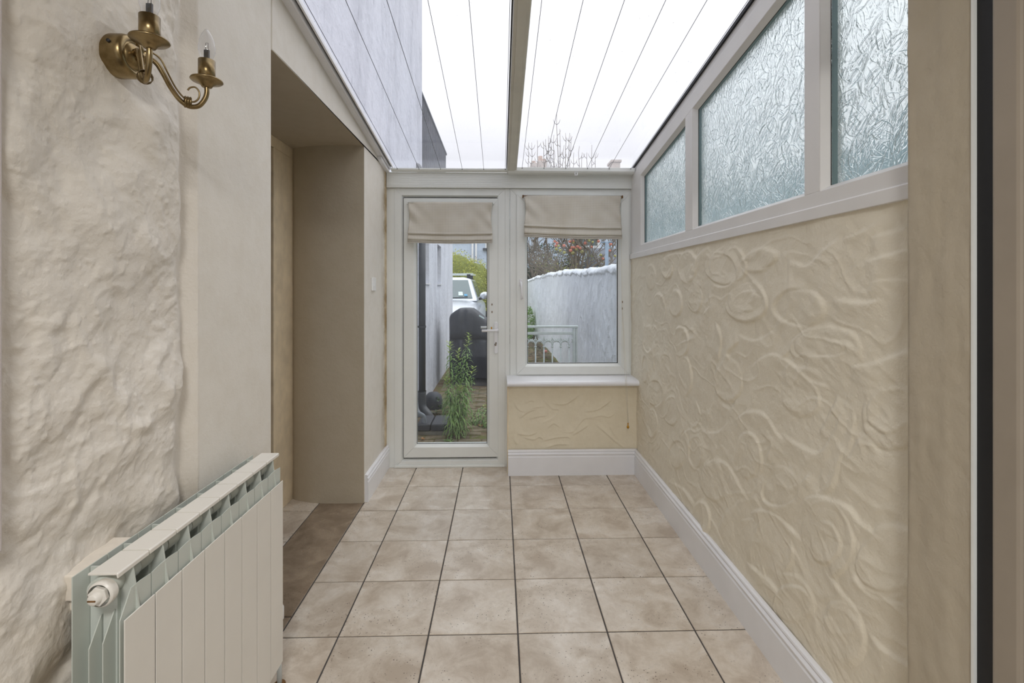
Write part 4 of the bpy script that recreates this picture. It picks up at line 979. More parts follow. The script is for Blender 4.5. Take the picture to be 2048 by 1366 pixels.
# ================================================================== OUTSIDE
# ground and pavers
gd = MB().add([(-40, 3.56, -.06), (60, 3.56, -.06), (60, 80, -.06), (-40, 80, -.06), (1.1, 3.56, -.06), (1.1, -20, -.06), (60, -20, -.06)], [(0, 1, 2, 3), (5, 6, 1, 4)]).build('ground', M['ground']); gd['kind'] = 'structure'
pv = struct('patio'); random.seed(8)
MB().box(-.88, 1.0, 3.57, 8.0, -.075, -.0445).build('bed', M['ground'], pv)
shared = []
for s in range(4):
    m = MB(); v = []
    for z, i in ((-.03, 0), (.0, 0), (.006, .006)):
        for sx, sy in ((-1, -1), (1, -1), (1, 1), (-1, 1)):
            v.append((sx*(.098-i), sy*(.048-i), z+random.uniform(-.0015, .0015)))
    f = [(8, 9, 10, 11)]+[(k*4+q, k*4+(q+1) % 4, k*4+4+(q+1) % 4, k*4+4+q) for k in range(2) for q in range(4)]
    m.add(v, f); me = m.mesh('brick'); me.materials.append(M['paver']); shared.append(me)
cnt = 0
for r in range(33):
    y = 3.64+r*.104; 
    for c in range(9):
        x = -.78+c*.205+(.1 if r % 2 else 0)
        if x > .75+.0 or cnt >= 295: continue
        o = bpy.data.objects.new('brick', random.choice(shared)); C.objects.link(o); o.parent = pv
        o.location = (x+random.uniform(-.003, .003), y+random.uniform(-.003, .003), -.046+random.uniform(-.006, .006)); o.rotation_euler = (random.uniform(-.03, .03), random.uniform(-.03, .03), random.uniform(-.02, .02)); cnt += 1

# the rendered wing of the house along the left side
XW = -.87
wing = thing('house_wing', 'white rendered house wing running back along the left side outside', 'building', (XW-.3, 6, 0))
def wall_holes(m, x0, x1, ys, zs, holes):
    for i in range(len(ys)-1):
        for j in range(len(zs)-1):
            yc = (ys[i]+ys[i+1])/2; zc = (zs[j]+zs[j+1])/2
            if any(h[0] < yc < h[1] and h[2] < zc < h[3] for h in holes): continue
            m.box(x0, x1, ys[i], ys[i+1], zs[j], zs[j+1])
hol = [(5.50, 5.86, 1.35, 2.2), (6.62, 7.05, 1.35, 1.90)]
m = MB(); wall_holes(m, XW-.12, XW, [3.56, 5.05, 5.50, 5.86, 6.62, 7.05, 8.75], [-.06, 1.35, 1.90, 2.2, 2.55], hol)
m.build('low_wall', M['extwall'], wing)
MB().box(XW-.16, XW-.121, 5.3, 7.3, 1.2, 2.3).build('window_recess', M['plinth'], wing)
MB().box(XW, XW+.02, 6.62, 7.06, 1.335, 1.349).build('ledge', M['gloss_white'], wing)
MB().box(XW, XW+.02, 5.48, 5.88, 1.335, 1.349).build('ledge', M['gloss_white'], wing)
MB().box(-6, XW-.125, 8.6, 8.75, -.06, 2.55).build('end_wall', M['extwall'], wing)
MB().box(-6, XW-.125, 3.6, 8.6, 2.45, 2.55).build('terrace_deck', M['slate'], wing)
MB().box(-6, -.829, .2, 5.08, 2.63, 9.5).build('tall_wall', M['extwall'], wing)
MB().prism([(3.56, 2.0), (5.08, 2.0), (5.08, 2.6299), (.9, 2.6299), (.9, roofz(.9)+.08), (3.56, roofz(3.56)+.08)], -1.2, -.829, axis='x').build('flashing_band', M['extwall'], wing)
MB().box(-1.30, -1.02, 5.35, 5.75, 2.55, 3.15).build('parapet_pier', M['extwall'], wing, bevel=.03)
fn = thing('terrace_fence', 'dark slatted fence along the roof terrace edge above the left wall', 'fence', (XW-.03, 6.5, 2.55))
for k in range(34):
    y = 5.11+k*.083; MB().box(XW-.045, XW-.025, y, y+.042, 2.56, 3.5).build('slat', M['fence'], fn)
for z in (2.75, 3.35): MB().box(XW-.065, XW-.046, 5.1, 7.95, z, z+.07).build('rail', M['fence'], fn)
MB().box(XW-.065, XW-.015, 5.1, 7.95, 3.501, 3.53).build('cap_rail', M['fence'], fn)
for k in range(12): MB().box(-1.15-.1*k, -1.09-.1*k, 7.93, 7.95, 2.56, 3.5).build('slat', M['fence'], fn)

dp = thing('downpipe', 'dark grey round downpipe on the white wall outside the door', 'pipe', (-.775, 4.75, .0))
MB().tube([(-.775, 4.75, 2.42), (-.775, 4.75, .16)], .035, 20).build('pipe', M['downpipe'], dp)
MB().tube([(-.775, 4.75, 2.40), (-.775, 4.75, 2.44), (-.82, 4.75, 2.50), (-.87, 4.75, 2.52)], .036, 16).build('elbow', M['downpipe'], dp)
el = smooth_poly([(-.775, 4.75, .26), (-.775, 4.75, .16), (-.76, 4.735, .10), (-.70, 4.70, .04), (-.675, 4.69, -.02), (-.67, 4.69, -.06)], 6)
MB().tube([Vector(p) for p in el], .040, 20).build('shoe', M['downpipe'], dp)
MB().lathe([(.040, 0), (.040, .02)], (-.775, 4.75, .9), 20).box(-.87, -.80, 4.735, 4.765, .902, .918).build('clip', M['downpipe'], dp)
MB().lathe([(.041, 0), (.041, .012)], (-.775, 4.75, .26), 20).build('collar', M['downpipe'], dp)
hop = MB().lathe([(.0, .17), (.05, .165), (.085, .13), (.095, .08), (.09, .0)], (-.70, 5.02, .03), 22).build('drain_cowl', M['drain']); setp(hop, 'rounded dark grey cowl on the ground behind the downpipe foot', 'cowl')
ws_ = thing('waste_pipe', 'pale grey waste pipe bending down into the dark drain box', 'pipe', (-.72, 4.42, 0))
e2 = smooth_poly([(-.93, 4.30, .26), (-.80, 4.34, .185), (-.72, 4.38, .13), (-.70, 4.39, .10), (-.69, 4.395, .0)], 6)
MB().tube([Vector(p) for p in e2], .022, 14).build('pipe', M['greypipe'], ws_)
MB().tube([(-.92, 4.5, .06), (-.80, 4.5, .095), (-.74, 4.5, .10)], .020, 12).build('pipe', M['greypipe'], ws_)
db = thing('drain_box', 'dark slate drain surround box beside the downpipe foot', 'drain', (-.55, 4.5, 0))
MB().box(-.76, -.635, 4.34, 4.66, -.01, .055).box(-.629, -.47, 4.34, 4.66, -.01, .055).build('lid', M['drain'], db, bevel=.012)
MB().box(-.77, -.46, 4.35, 4.67, -.05, -.0101).build('base', M['plinth'], db, bevel=.004)
kb = thing('plinth_board', 'white board angled low on the wall left of the drain box', 'board', (-.80, 4.1, 0))
MB().hexa([(-.86, 3.75, -.04), (-.75, 3.72, -.04), (-.76, 4.30, -.04), (-.86, 4.30, -.04), (-.86, 3.75, .10), (-.78, 3.72, .07), (-.775, 4.30, .07), (-.86, 4.30, .10)]).build('board', M['gloss_white'], kb, bevel=.003)

# leaves helper
def leaf(m, base, d, up, ln, wd, droop=.3, smooth=True):
    d = Vector(d).normalized(); up = Vector(up); side = d.cross(up)
    side = side.normalized() if side.length > 1e-4 else Vector((1, 0, 0)); n = side.cross(d)
    b = Vector(base); p1 = b+d*ln*.35-n*0; p2 = b+d*ln*.7-Vector((0, 0, 1))*ln*droop*.35; p3 = b+d*ln*.92-Vector((0, 0, 1))*ln*droop
    m.add([b, p1+side*wd*.5, p1-side*wd*.5, p2+side*wd*.42, p2-side*wd*.42, p3], [(0, 1, 2), (1, 3, 4, 2), (3, 5, 4)], smooth)
def weed(root, x, y, h, lean, n, rnd, ln=.13, wd=.015):
    pts = [Vector((x+lean[0]*s*s, y+lean[1]*s*s, -.05+h*s)) for s in [i/8 for i in range(9)]]
    MB().tube(pts, [.005*(1-.7*i/8) for i in range(9)], 6).build('stem', M['ivy'], root)
    m = MB(); mt = MB()
    for k in range(n):
        s = .06+.94*(k/n); i = min(7, int(s*8)); p = pts[i].lerp(pts[i+1], s*8-i); a = k*2.4+rnd.uniform(-.4, .4)
        L_ = ln*(1.15-.75*s)*rnd.uniform(.7, 1.2) if s > .3 else ln*.8*rnd.uniform(.6, 1.1)
        d = Vector((math.cos(a), math.sin(a), .55 if s > .5 else .1))
        leaf(mt if s > .86 else m, p, d, (0, 0, 1), L_, wd*rnd.uniform(.7, 1.2)*(1.0 if s > .3 else .8), droop=rnd.uniform(.5, 1.1) if s < .85 else .1)
    o = m.build('leaves', M['weed'], root, fix=False); o['kind'] = 'stuff'
    o = mt.build('tip_leaves', M['weedtip'], root, fix=False); o['kind'] = 'stuff'
rnd = random.Random(11)
wd_ = thing('tall_weed', 'tall leafy green weed with several stems growing outside the door', 'plant', (-.40, 4.3, -.05))
for (x, y, h, l) in [(-.44, 4.30, .86, (-.02, .03)), (-.34, 4.30, .94, (.06, .02)), (-.385, 4.34, .78, (.0, .03)), (-.42, 4.25, .55, (-.06, 0)), (-.33, 4.36, .62, (.09, .02)), (-.37, 4.27, .48, (.02, -.03))]:
    weed(wd_, x, y, h, l, int(130*h/.9)+10, rnd)
w3 = thing('leaning_weed', 'wilting weed leaning over the pavers right of the tall weed', 'plant', (-.2, 4.6, -.05))
for k in range(5): weed(w3, -.30+.06*k, 4.7-.05*k, .14+.05*rnd.random(), (.18-.05*k, .1), 40, rnd, .09, .014)
w4 = thing('low_weed', 'low clump of green weed just outside the door threshold', 'plant', (-.28, 3.9, -.05))
m = MB()
for k in range(60):
    a = rnd.uniform(0, 2*PI); r = rnd.uniform(0, .05); leaf(m, (-.27+r*math.cos(a), 3.88+r*math.sin(a), -.04+rnd.uniform(0, .03)), (math.cos(a), math.sin(a), rnd.uniform(.2, .9)), (0, 0, 1), rnd.uniform(.04, .10), .014, .4)
o = m.build('leaves', M['weed'], w4, fix=False); o['kind'] = 'stuff'
iv = thing('ground_ivy', 'straggling leafy creeper between the cowl and the tall weed', 'plant', (-.62, 4.9, -.05))
m = MB()
for k in range(260):
    s = rnd.random(); x = -.68+.30*s+rnd.uniform(-.04, .04); y = 4.82+.5*rnd.random(); z = -.03+.22*rnd.random()*math.sin(PI*min(1, s+.15)); a = rnd.uniform(0, 2*PI)
    leaf(m, (x, y, z), (math.cos(a), math.sin(a), rnd.uniform(-.3, .6)), (0, 0, 1), rnd.uniform(.025, .06), .022, .3)
o = m.build('leaves', M['ivy'], iv, fix=False); o['kind'] = 'stuff'
for k, (x, y) in enumerate([(-.62, 4.02), (-.50, 4.05), (-.56, 3.86), (-.45, 4.15), (-.10, 5.6), (-.35, 6.2)]):
    tf = thing('weed_tuft', ['small weed tuft in front of the drain box, nearest the board', 'small weed tuft in front of the drain box, middle of the pavers', 'small weed tuft closest to the door, left side', 'small weed tuft at the foot of the tall weed', 'small weed tuft beside the barbecue base', 'small weed tuft in front of the barbecue base'][k], 'plant', (x, y, -.04), 'small weed tufts on the pavers')
    m = MB()
    for q in range(26):
        a = rnd.uniform(0, 2*PI); leaf(m, (x+rnd.uniform(-.03, .03), y+rnd.uniform(-.03, .03), -.04), (math.cos(a), math.sin(a), .8), (0, 0, 1), rnd.uniform(.02, .05), .012, .3)
    o = m.build('leaves', M['weedtip'] if k < 3 else M['weed'], tf, fix=False); o['kind'] = 'stuff'
# fallen leaves
def fallen(u, v, s, label):
    p = onZ(u, v, -.03); m = MB(); pts = []
    for k in range(9):
        a = 2*PI*k/9; r = s*(.6+.4*rnd.random()); pts.append((p.x+r*math.cos(a), p.y+r*math.sin(a), -.035+.02*rnd.random()))
    m.add([(p.x, p.y, -.034)]+pts, [(0, 1+k, 1+(k+1) % 9) for k in range(9)])
    o = m.build('fallen_leaf', M['drygrass']); setp(o, label, 'leaf', 'fallen leaves on the pavers')
    so = o.modifiers.new('thick', 'SOLIDIFY'); so.thickness = .001
fallen(962, 851, .035, 'pale tan fallen leaf right of the weeds'); fallen(842, 865, .05, 'brown fallen leaf in front of the drain box'); fallen(868, 857, .03, 'small brown fallen leaf by the drain box corner'); fallen(846, 878, .025, 'pale fallen leaf close to the door, left side')

# barbecue under black cover
bq = thing('covered_barbecue', 'barbecue under a black fabric cover beside the white wing', 'barbecue', (-.2, 6.7, 0))
xs0 = [-.685, -.67, -.62, -.56, -.50, -.44, -.38, -.32, -.26, -.20, -.12, -.02, .10, .20, .26, .28]
tz = [.90, .935, .975, 1.01, 1.015, 1.015, 1.01, .97, .925, .88, .84, .82, .80, .80, .79, .74]
xs = sorted(set(xs0+[round(-.66+.02*k, 3) for k in range(46)])); tz = list(np.interp(xs, xs0, tz))
rows = []
for i, x in enumerate(xs):
    T = tz[i]; ring = []; e = 1 if 0 < i < len(xs)-1 else .9
    for (yy, zz) in [(-.30, .07), (-.29, .3), (-.28, .55), (-.27, .60), (-.31, .62), (-.31, T-.20), (-.30, T-.10), (-.28, T-.03), (-.24, T), (-.10, T+.005), (.08, T), (.22, T-.04), (.30, T-.16), (.28, .55), (.29, .07)]:
        wv = .020*math.sin(x*40+zz*3+1.5*math.sin(x*13))*(1.2 if zz < .6 else .2)
        ring.append((x+.006*math.sin(zz*20), 6.75+yy*e+(wv if yy < 0 else 0), zz))
    rows.append(ring)
P = np.array(rows); 
cv = grid_mesh(P, 'cover', M['cover'], bq); sb = cv.modifiers.new('s', 'SUBSURF'); sb.levels = sb.render_levels = 1; sb.subdivision_type = 'SIMPLE'
for ring, nm in ((rows[0], 'cover_side'), (rows[-1], 'cover_side')):
    MB().add(ring, [tuple(range(len(ring)))]).build(nm, M['cover'], bq)
MB().box(-.66, .26, 6.50, 7.0, -.05, .065).build('base_shelf', M['drain'], bq, bevel=.01)
tg = onY(963, 634, 6.42)
MB().hexa([(tg.x-.035, 6.425, tg.z+.012), (tg.x+.035, 6.425, tg.z-.03), (tg.x+.035, 6.43, tg.z-.03), (tg.x-.035, 6.43, tg.z+.012), (tg.x-.03, 6.425, tg.z+.028), (tg.x+.04, 6.425, tg.z-.012), (tg.x+.04, 6.43, tg.z-.012), (tg.x-.03, 6.43, tg.z+.028)]).build('label_tag', M['paper'], bq)

# car
car = thing('car', 'silver car with roof bars parked facing the house beyond the barbecue', 'car', (-1.30, 9.9, -.08))
CX, CY, CZ = -1.30, 9.9, -.02
def cp(x, y, z): return (CX+x, CY+y, CZ+z)
stn = [(0, .70, .66, .30), (.06, .80, .76, .25), (.25, .90, .84, .22), (.6, .97, .885, .22), (1.05, 1.03, .90, .22), (1.35, 1.06, .905, .22), (2.4, 1.06, .915, .22), (3.6, 1.06, .905, .22), (4.2, 1.02, .87, .25), (4.45, .85, .78, .3)]
rows = []
for (y, zt, hw, zb) in stn:
    half = [(0, zt), (.45*hw, zt-.008), (.75*hw, zt-.03), (.90*hw, zt-.08), (.985*hw, zt-.17), (hw, zt-.32), (hw, .45), (.97*hw, zb+.05), (.85*hw, zb)]
    ring = [cp(-x, y, z) for x, z in half[::-1]]+[cp(x, y, z) for x, z in half[1:]]; rows.append(ring)
P = np.array(rows); bd = grid_mesh(P, 'body', M['carpaint'], car); sb = bd.modifiers.new('s', 'SUBSURF'); sb.levels = sb.render_levels = 1
MB().add(rows[0], [tuple(range(len(rows[0])))]).build('front_bumper', M['carpaint'], car)
MB().add(rows[-1], [tuple(range(len(rows[0])))]).build('rear_bumper', M['carpaint'], car)
b0 = [(-.79, 1.12), (.79, 1.12), (.80, 4.3), (-.80, 4.3)]; t0 = [(-.57, 1.98), (.57, 1.98), (.58, 3.95), (-.58, 3.95)]
m = MB().hexa([cp(x, y, 1.0) for x, y in b0]+[cp(x, y, 1.54) for x, y in t0]); m.build('cabin', M['carpaint'], car, bevel=.05, seg=3)
MB().hexa([cp(x*.96, y+.02, 1.535) for x, y in t0]+[cp(x*.7, y*.9+.3, 1.575) for x, y in t0]).build('roof', M['carpaint'], car, bevel=.02)
def pane_on(a, b, c, d, off, name, mat, ins=(0, 1, 0, 1)):
    a, b, c, d = map(Vector, (a, b, c, d)); n = (b-a).cross(d-a).normalized()*off
    f = lambda s, t: (a.lerp(b, s)).lerp(d.lerp(c, s), t)
    q = [f(ins[0], ins[2]), f(ins[1], ins[2]), f(ins[1], ins[3]), f(ins[0], ins[3])]
    MB().hexa([p for p in q]+[p+n for p in q]).build(name, mat, car, bevel=.004)
A = [cp(x, y, 1.0) for x, y in b0]; B = [cp(x, y, 1.54) for x, y in t0]
pane_on(A[0], A[1], B[1], B[0], .012, 'windscreen', M['carglass'], (.07, .93, .12, .92))
pane_on(A[1], A[2], B[2], B[1], .012, 'side_window', M['carglass'], (.10, .42, .16, .90)); pane_on(A[1], A[2], B[2], B[1], .012, 'side_window', M['carglass'], (.46, .90, .16, .90))
pane_on(A[3], A[0], B[0], B[3], .012, 'side_window', M['carglass'], (.10, .54, .16, .90)); pane_on(A[3], A[0], B[0], B[3], .012, 'side_window', M['carglass'], (.58, .90, .16, .90))
pane_on(A[2], A[3], B[3], B[2], .012, 'rear_window', M['carglass'], (.07, .93, .16, .90))
sf = lambda s, t: Vector(A[0]).lerp(Vector(A[1]), s).lerp(Vector(B[0]).lerp(Vector(B[1]), s), t)
for (s0, s1, t_0, t_1, mt) in ((.72, .79, .22, .38, 'paper'), (.81, .86, .20, .28, 'bluepaper')):
    q = [sf(s0, t_0), sf(s1, t_0), sf(s1, t_1), sf(s0, t_1)]; n_ = Vector((0, -.03, .02)); MB().hexa([p+n_*.6 for p in q]+[p+n_*.7 for p in q]).build('sticker', M[mt], car)
for s in (-1, 1):
    mm_ = MB().ball(cp(s*.945, 1.32, 1.13), .115, 16, (1.05, .7, .78)); mo = mm_.build('wing_mirror', M['carpaint'], car)
    MB().tube([cp(s*.80, 1.34, 1.05), cp(s*.93, 1.33, 1.08)], .03, 8).build('mirror_arm', M['darkplastic'], mo)
    MB().ball(cp(s*.64, .16, .80), .13, 16, (1.2, .9, .55)).build('headlight', M['headlight'], car)
    for y in (.85, 3.55):
        wh = MB().lathe([(.20, -.11), (.32, -.11), (.335, -.08), (.335, .08), (.32, .11), (.20, .11)], cp(s*.82, y, .315), 32, (1, 0, 0)).build('wheel', M['tyre'], car)
        MB().lathe([(0, .08), (.19, .10), (.20, .105)], cp(s*.82, y, .315), 20, (s, 0, 0)).build('wheel_rim', M['rail_metal'], wh)
for y in (2.25, 3.4):
    rb_ = MB().box(*[v for v in (CX-.62, CX+.62, CY+y-.02, CY+y+.02, CZ+1.655, CZ+1.68)]).build('roof_bar', M['rail_metal'], car, bevel=.006)
    for s in (-1, 1): MB().box(CX+s*.50-.045, CX+s*.50+.045, CY+y-.035, CY+y+.035, CZ+1.535, CZ+1.654).build('bar_foot', M['darkplastic'], rb_, bevel=.01)
MB().tube([cp(-.1, 1.14, 1.075), cp(.35, 1.16, 1.085), cp(.55, 1.18, 1.095)], .010, 6).build('wiper', M['darkplastic'], car)
MB().box(CX-.45, CX+.45, CY-.01, CY+.03, CZ+.42, CZ+.6).build('grille', M['darkplastic'], car, bevel=.01)

# foliage cluster helper
def foliage(name, mat, root, blobs, n, size, rnd, stuff=True):
    m = MB()
    tot = sum(b[3]*b[4]*b[5] for b in blobs)
    for (cx, cy, cz, rx, ry, rz) in blobs:
        k_ = int(n*rx*ry*rz/tot)
        for k in range(k_):
            v = Vector((rnd.gauss(0, 1), rnd.gauss(0, 1), rnd.gauss(0, 1))).normalized()*rnd.uniform(.75, 1.05)
            p = (cx+v.x*rx, cy+v.y*ry, cz+v.z*rz); d = (v.x+rnd.uniform(-.6, .6), v.y+rnd.uniform(-.6, .6), v.z+rnd.uniform(-.6, .6))
            leaf(m, p, d, (rnd.uniform(-.5, .5), rnd.uniform(-.5, .5), 1), size*rnd.uniform(.6, 1.3), size*.45, .3)
    o = m.build(name, mat, root, fix=False)
    if stuff: o['kind'] = 'stuff'
    return o
rnd = random.Random(21)
hg = thing('hedge', 'yellow-green rounded hedge behind the silver car', 'hedge', (-1.6, 15.5, 0))
blb = [(-3.0, 15.6, .9, .9, .7, 1.3), (-2.1, 15.5, 1.1, .8, .7, 1.30), (-1.4, 15.5, 1.15, .8, .7, 1.32), (-.8, 15.7, .95, .7, .7, 1.25), (-1.0, 15.1, .8, .7, .6, 1.1)]
m = MB()
for b in blb: m.ball(b[:3], .93, 14, (b[3], b[4], b[5]))
m.build('core', M['hedgecore'], hg)
foliage('leaves', M['hedge'], hg, blb, 24000, .075, rnd)
foliage('edge_leaves', M['hedgedark'], hg, [(-1.9, 16.0, 1.2, 1.9, .6, 1.40)], 2500, .06, rnd)
s1 = thing('low_shrub', 'small green shrub growing against the far end of the garden wall', 'shrub', (.8, 13.5, 0))
bl = [(.80, 13.2, .30, .13, .3, .45), (.72, 12.6, .1, .13, .3, .25)]
foliage('leaves', M['weed'], s1, bl, 1500, .07, rnd)

# house in the distance with chimneys
hs_ = thing('distant_house', 'pale blue rendered house far behind the hedge', 'house', (1, 21, 0))
MB().box(-6, 9, 20, 26, -.06, 5.0).build('wall', M['housewall'], hs_)
MB().prism([(19.7, 4.95), (26.3, 4.95), (23, 6.15)], -6.2, 9.2, axis='x').build('roof', M['slate'], hs_)
for (x0, x1, z0, z1) in ((-.62, .6, 2.95, 4.3), (-4.5, -3.3, 2.95, 4.3), (3, 4.2, 2.95, 4.3), (5.6, 6.8, 1.2, 2.6)):
    f = MB().box(x0, x1, 19.93, 19.998, z0, z1).build('window', M['gloss_white'], hs_); MB().box(x0+.12, (x0+x1)/2-.04, 19.915, 19.929, z0+.12, z1-.12).box((x0+x1)/2+.04, x1-.12, 19.915, 19.929, z0+.12, z1-.12).build('pane', M['carglass'], f)
    MB().box(x0-.1, x1+.1, 19.85, 19.997, z0-.09, z0-.005).build('sill', M['drain'], f)
for x in (-1.15, -1.0): MB().tube([(x, 19.93, 5.0), (x, 19.93, 0)], .045, 8).build('drainpipe', M['gloss_white'], hs_)
ch1 = MB().box(1.45, 1.78, 22.6, 23.4, 5.9, 7.25).box(1.78, 2.22, 22.6, 23.4, 5.9, 7.35).build('chimney', M['chimney'], hs_, bevel=.02)
for (x, h) in ((1.62, 7.25), (1.95, 7.35), (2.12, 7.35)): MB().lathe([(.11, 0), (.12, .05), (.10, .1), (.11, .30 if x == 1.95 else .16), (.08, .30 if x == 1.95 else .16)], (x, 23, h), 14).build('chimney_pot', M['terracotta'], ch1)
ch2 = MB().box(5.35, 5.75, 22.6, 23.4, 5.9, 7.3).build('chimney', M['chimney'], hs_, bevel=.02)
MB().box(5.30, 5.80, 22.55, 23.45, 7.3, 7.4).build('chimney_cap', M['chimney'], ch2)
h3 = thing('white_outbuilding', 'low white outbuilding with a grey roof glimpsed behind the steel post', 'building', (4.2, 15.5, 0))
MB().box(3.2, 7.5, 14.5, 17, -.06, 2.0).build('wall', M['housewall'], h3); MB().prism([(14.3, 2.0), (17.2, 2.0), (15.8, 2.6)], 3.0, 7.7, axis='x').build('roof', M['slate'], h3)

# garden wall on the right, hand-finished
gw = struct('garden_wall'); rnd = random.Random(33)
def wtop(Y): return float(np.interp(Y, [3.5, 4.4, 5.5, 6.4, 8, 10.3, 13, 15, 19, 24], [1.50, 1.515, 1.53, 1.545, 1.59, 1.625, 1.60, 1.56, 1.50, 1.50]))
st = []
for k in range(260):
    y = 4.2+7.5*rnd.random()**2.0; z = rnd.uniform(.05, 1.45); a = rnd.uniform(1.0, 1.9); L_ = rnd.uniform(.12, .42); cur = rnd.uniform(-.9, .9); pts = []
    for q in range(14):
        pts.append((y, z)); y += math.cos(a)*L_/14; z += math.sin(a)*L_/14; a += cur/14*2
    st.append((np.array(pts), rnd.uniform(.008, .018)*max(.25, 1-(pts[0][0]-4.2)/5), .035, .009, False))
ya = np.concatenate([np.linspace(3.57, 9.5, 420), np.linspace(9.54, 24, 160)])
Yg, Tg = np.meshgrid(ya, np.linspace(0, 1, 210), indexing='ij'); top = np.vectorize(wtop)(Yg)+.018*fastnoise(Yg, Yg*0, 5, 92, 3)
Zg = -.08+Tg*(top+.08)
H = relief(Yg, Zg, st, .02)+.010*fastnoise(Yg, Zg, 3, 91, 3)+.003*fastnoise(Yg*1.6, Zg*.6, 22, 93, 3)
cap = np.clip((Zg-(top-.085-.02*fastnoise(Yg, Zg, 9, 94, 2)))/.02, 0, 1); H += .018*cap+.008*cap*fastnoise(Yg, Zg, 14, 95, 2)
rnd_ = np.clip((Tg-.965)/.035, 0, 1); Xo = 1.07-H+rnd_**2*.05
bendf = lambda Y: -.012*np.maximum(Y-9, 0)**1.5
Xo = Xo+bendf(Yg)
P1 = np.stack([Xo, Yg, Zg], -1)
extra = np.stack([1.30+bendf(ya), ya, top[:, -1]-.01], -1)[:, None, :]; ex2 = np.stack([1.31+bendf(ya), ya, np.full_like(ya, -.1)], -1)[:, None, :]
grid_mesh(np.concatenate([P1, extra, ex2], 1)[::-1], 'rendered_face', M['gardenwall'], gw)
MB().box(.97, 1.28, 3.47, 3.57, -.06, 1.505).build('end_pier', M['gardenwall'], gw)
# neighbour's boundary seen blurred through the patterned glass
nb = struct('boundary_wall')
MB().box(3.0, 3.2, -3, 9, -.06, 2.45).build('panel', plain('blue_grey_render', lin(122, 150, 156), .9, var=.1, vs=3), nb)
nbh = thing('neighbour_shrub', 'grey-green shrub mass blurred behind the nearest patterned pane', 'shrub', (3.6, 2.6, 0))
foliage('leaves', M['ever'], nbh, [(3.9, 3.4, 2.0, .5, .9, 1.3)], 2500, .14, rnd)

# white railing in front of the garden wall
rl = thing('iron_railing', 'white painted iron railing with arched tracery in front of the garden wall', 'railing', (.4, 4.6, 0))
yr = 4.6; xr1 = onY(1156, 655, yr).x; zt_ = onY(1100, 651, yr).z
MB().box(.02, xr1, yr-.018, yr+.018, zt_-.024, zt_).build('top_rail', M['rail_metal'], rl, bevel=.006)
z2 = onY(1100, 664, yr).z
MB().box(.02, xr1-.04, yr-.010, yr+.010, z2-.026, z2).build('rail', M['rail_metal'], rl, bevel=.003)
MB().box(xr1-.052, xr1-.026, yr-.014, yr+.014, -.05, zt_-.025).build('post', M['rail_metal'], rl, bevel=.003)
MB().box(xr1-.022, xr1-.006, yr-.010, yr+.010, -.05, zt_-.025).build('post', M['rail_metal'], rl, bevel=.002)
MB().box(.02, xr1-.04, yr-.008, yr+.008, .04, .06).build('rail', M['rail_metal'], rl, bevel=.003)
sp0 = .0815; z_arch = onY(1100, 689, yr).z; xa = xr1-.052-.035; k = 0
while xa-k*sp0 > .03:
    x = xa-k*sp0
    MB().tube([(x, yr, .05), (x, yr, z_arch-.01)], .0065, 8).lathe([(.007, 0), (.013, .006), (.013, .012), (.007, .018)], (x, yr, z_arch-.03), 10).build('baluster', M['rail_metal'], rl)
    pts = [(x+sp0/2-sp0/2*math.cos(a), yr, z_arch-.012+.052*math.sin(a)) for a in [PI*i/10 for i in range(11)]]
    pt2 = [(x+sp0/2+sp0/2*math.cos(a), yr, z_arch+.070-.040*math.sin(a)) for a in [PI*i/10 for i in range(11)]]
    tr_ = MB()
    if x+sp0 < xr1-.03: tr_.tube(pts, .0075, 6); tr_.tube(pt2, .006, 6); 
    tr_.tube([(x, yr, z_arch-.01), (x, yr, z_arch+.08)], .004, 6); tr_.ball((x+sp0/2, yr, z_arch+.038), .012, 8, (1, .5, 1.2))
    for a in (PI/4, 3*PI/4, -PI/4, -3*PI/4): tr_.tube([(x+sp0/2, yr, z_arch+.038), (x+sp0/2+.024*math.cos(a), yr, z_arch+.038+.024*math.sin(a))], .0045, 5)
    tr_.build('tracery', M['rail_metal'], rl); k += 1

# post with crossbar beyond the wall
cpz = thing('steel_post', 'blue-grey steel post with a short crossbar rising behind the garden wall', 'post', (2.03, 9, 0))
MB().tube([(2.03, 9, -.06), (2.03, 9, 2.16)], .032, 12).build('pole', M['postblue'], cpz)
MB().tube([(1.92, 9, 2.16), (2.14, 9, 2.16)], .014, 8).build('crossbar', M['postblue'], cpz)

# trees
def branchy(m, p, d, L_, r, depth, rnd, spread=.7, up=.15, kids=(2, 3), minr=.004, ends=None, nseg=4):
    pts = [Vector(p)]; rs = [r]; d = Vector(d).normalized()
    for k in range(nseg):
        d = (d+Vector((rnd.uniform(-1, 1), rnd.uniform(-1, 1), rnd.uniform(-.6, .8)+up))*.16).normalized(); pts.append(pts[-1]+d*L_/nseg); rs.append(max(minr, r*(1-.45*(k+1)/nseg)))
    m.tube(pts, rs, 5 if r < .03 else 8, cap=False)
    if depth <= 0:
        if ends is not None: ends.append(pts[-1])
        return
    for k in range(rnd.randint(*kids)):
        i = rnd.randint(1, nseg); a = Vector((rnd.uniform(-1, 1), rnd.uniform(-1, 1), rnd.uniform(-.5, .9)))
        branchy(m, pts[i], (d+a*spread).normalized(), L_*rnd.uniform(.55, .85), rs[i]*.62, depth-1, rnd, spread, up, kids, minr, ends, nseg)
rnd = random.Random(44)
at = thing('apple_tree', 'nearly bare apple tree with red apples beyond the garden wall', 'tree', (1.9, 11, 0))
m = MB(); m.tube([(1.9, 11, -.06), (1.88, 11, .6), (1.86, 11, 1.1), (1.84, 11, 1.45)], [.11, .09, .085, .08], 10); m.build('trunk', M['bark'], at)
m = MB(); ends = []
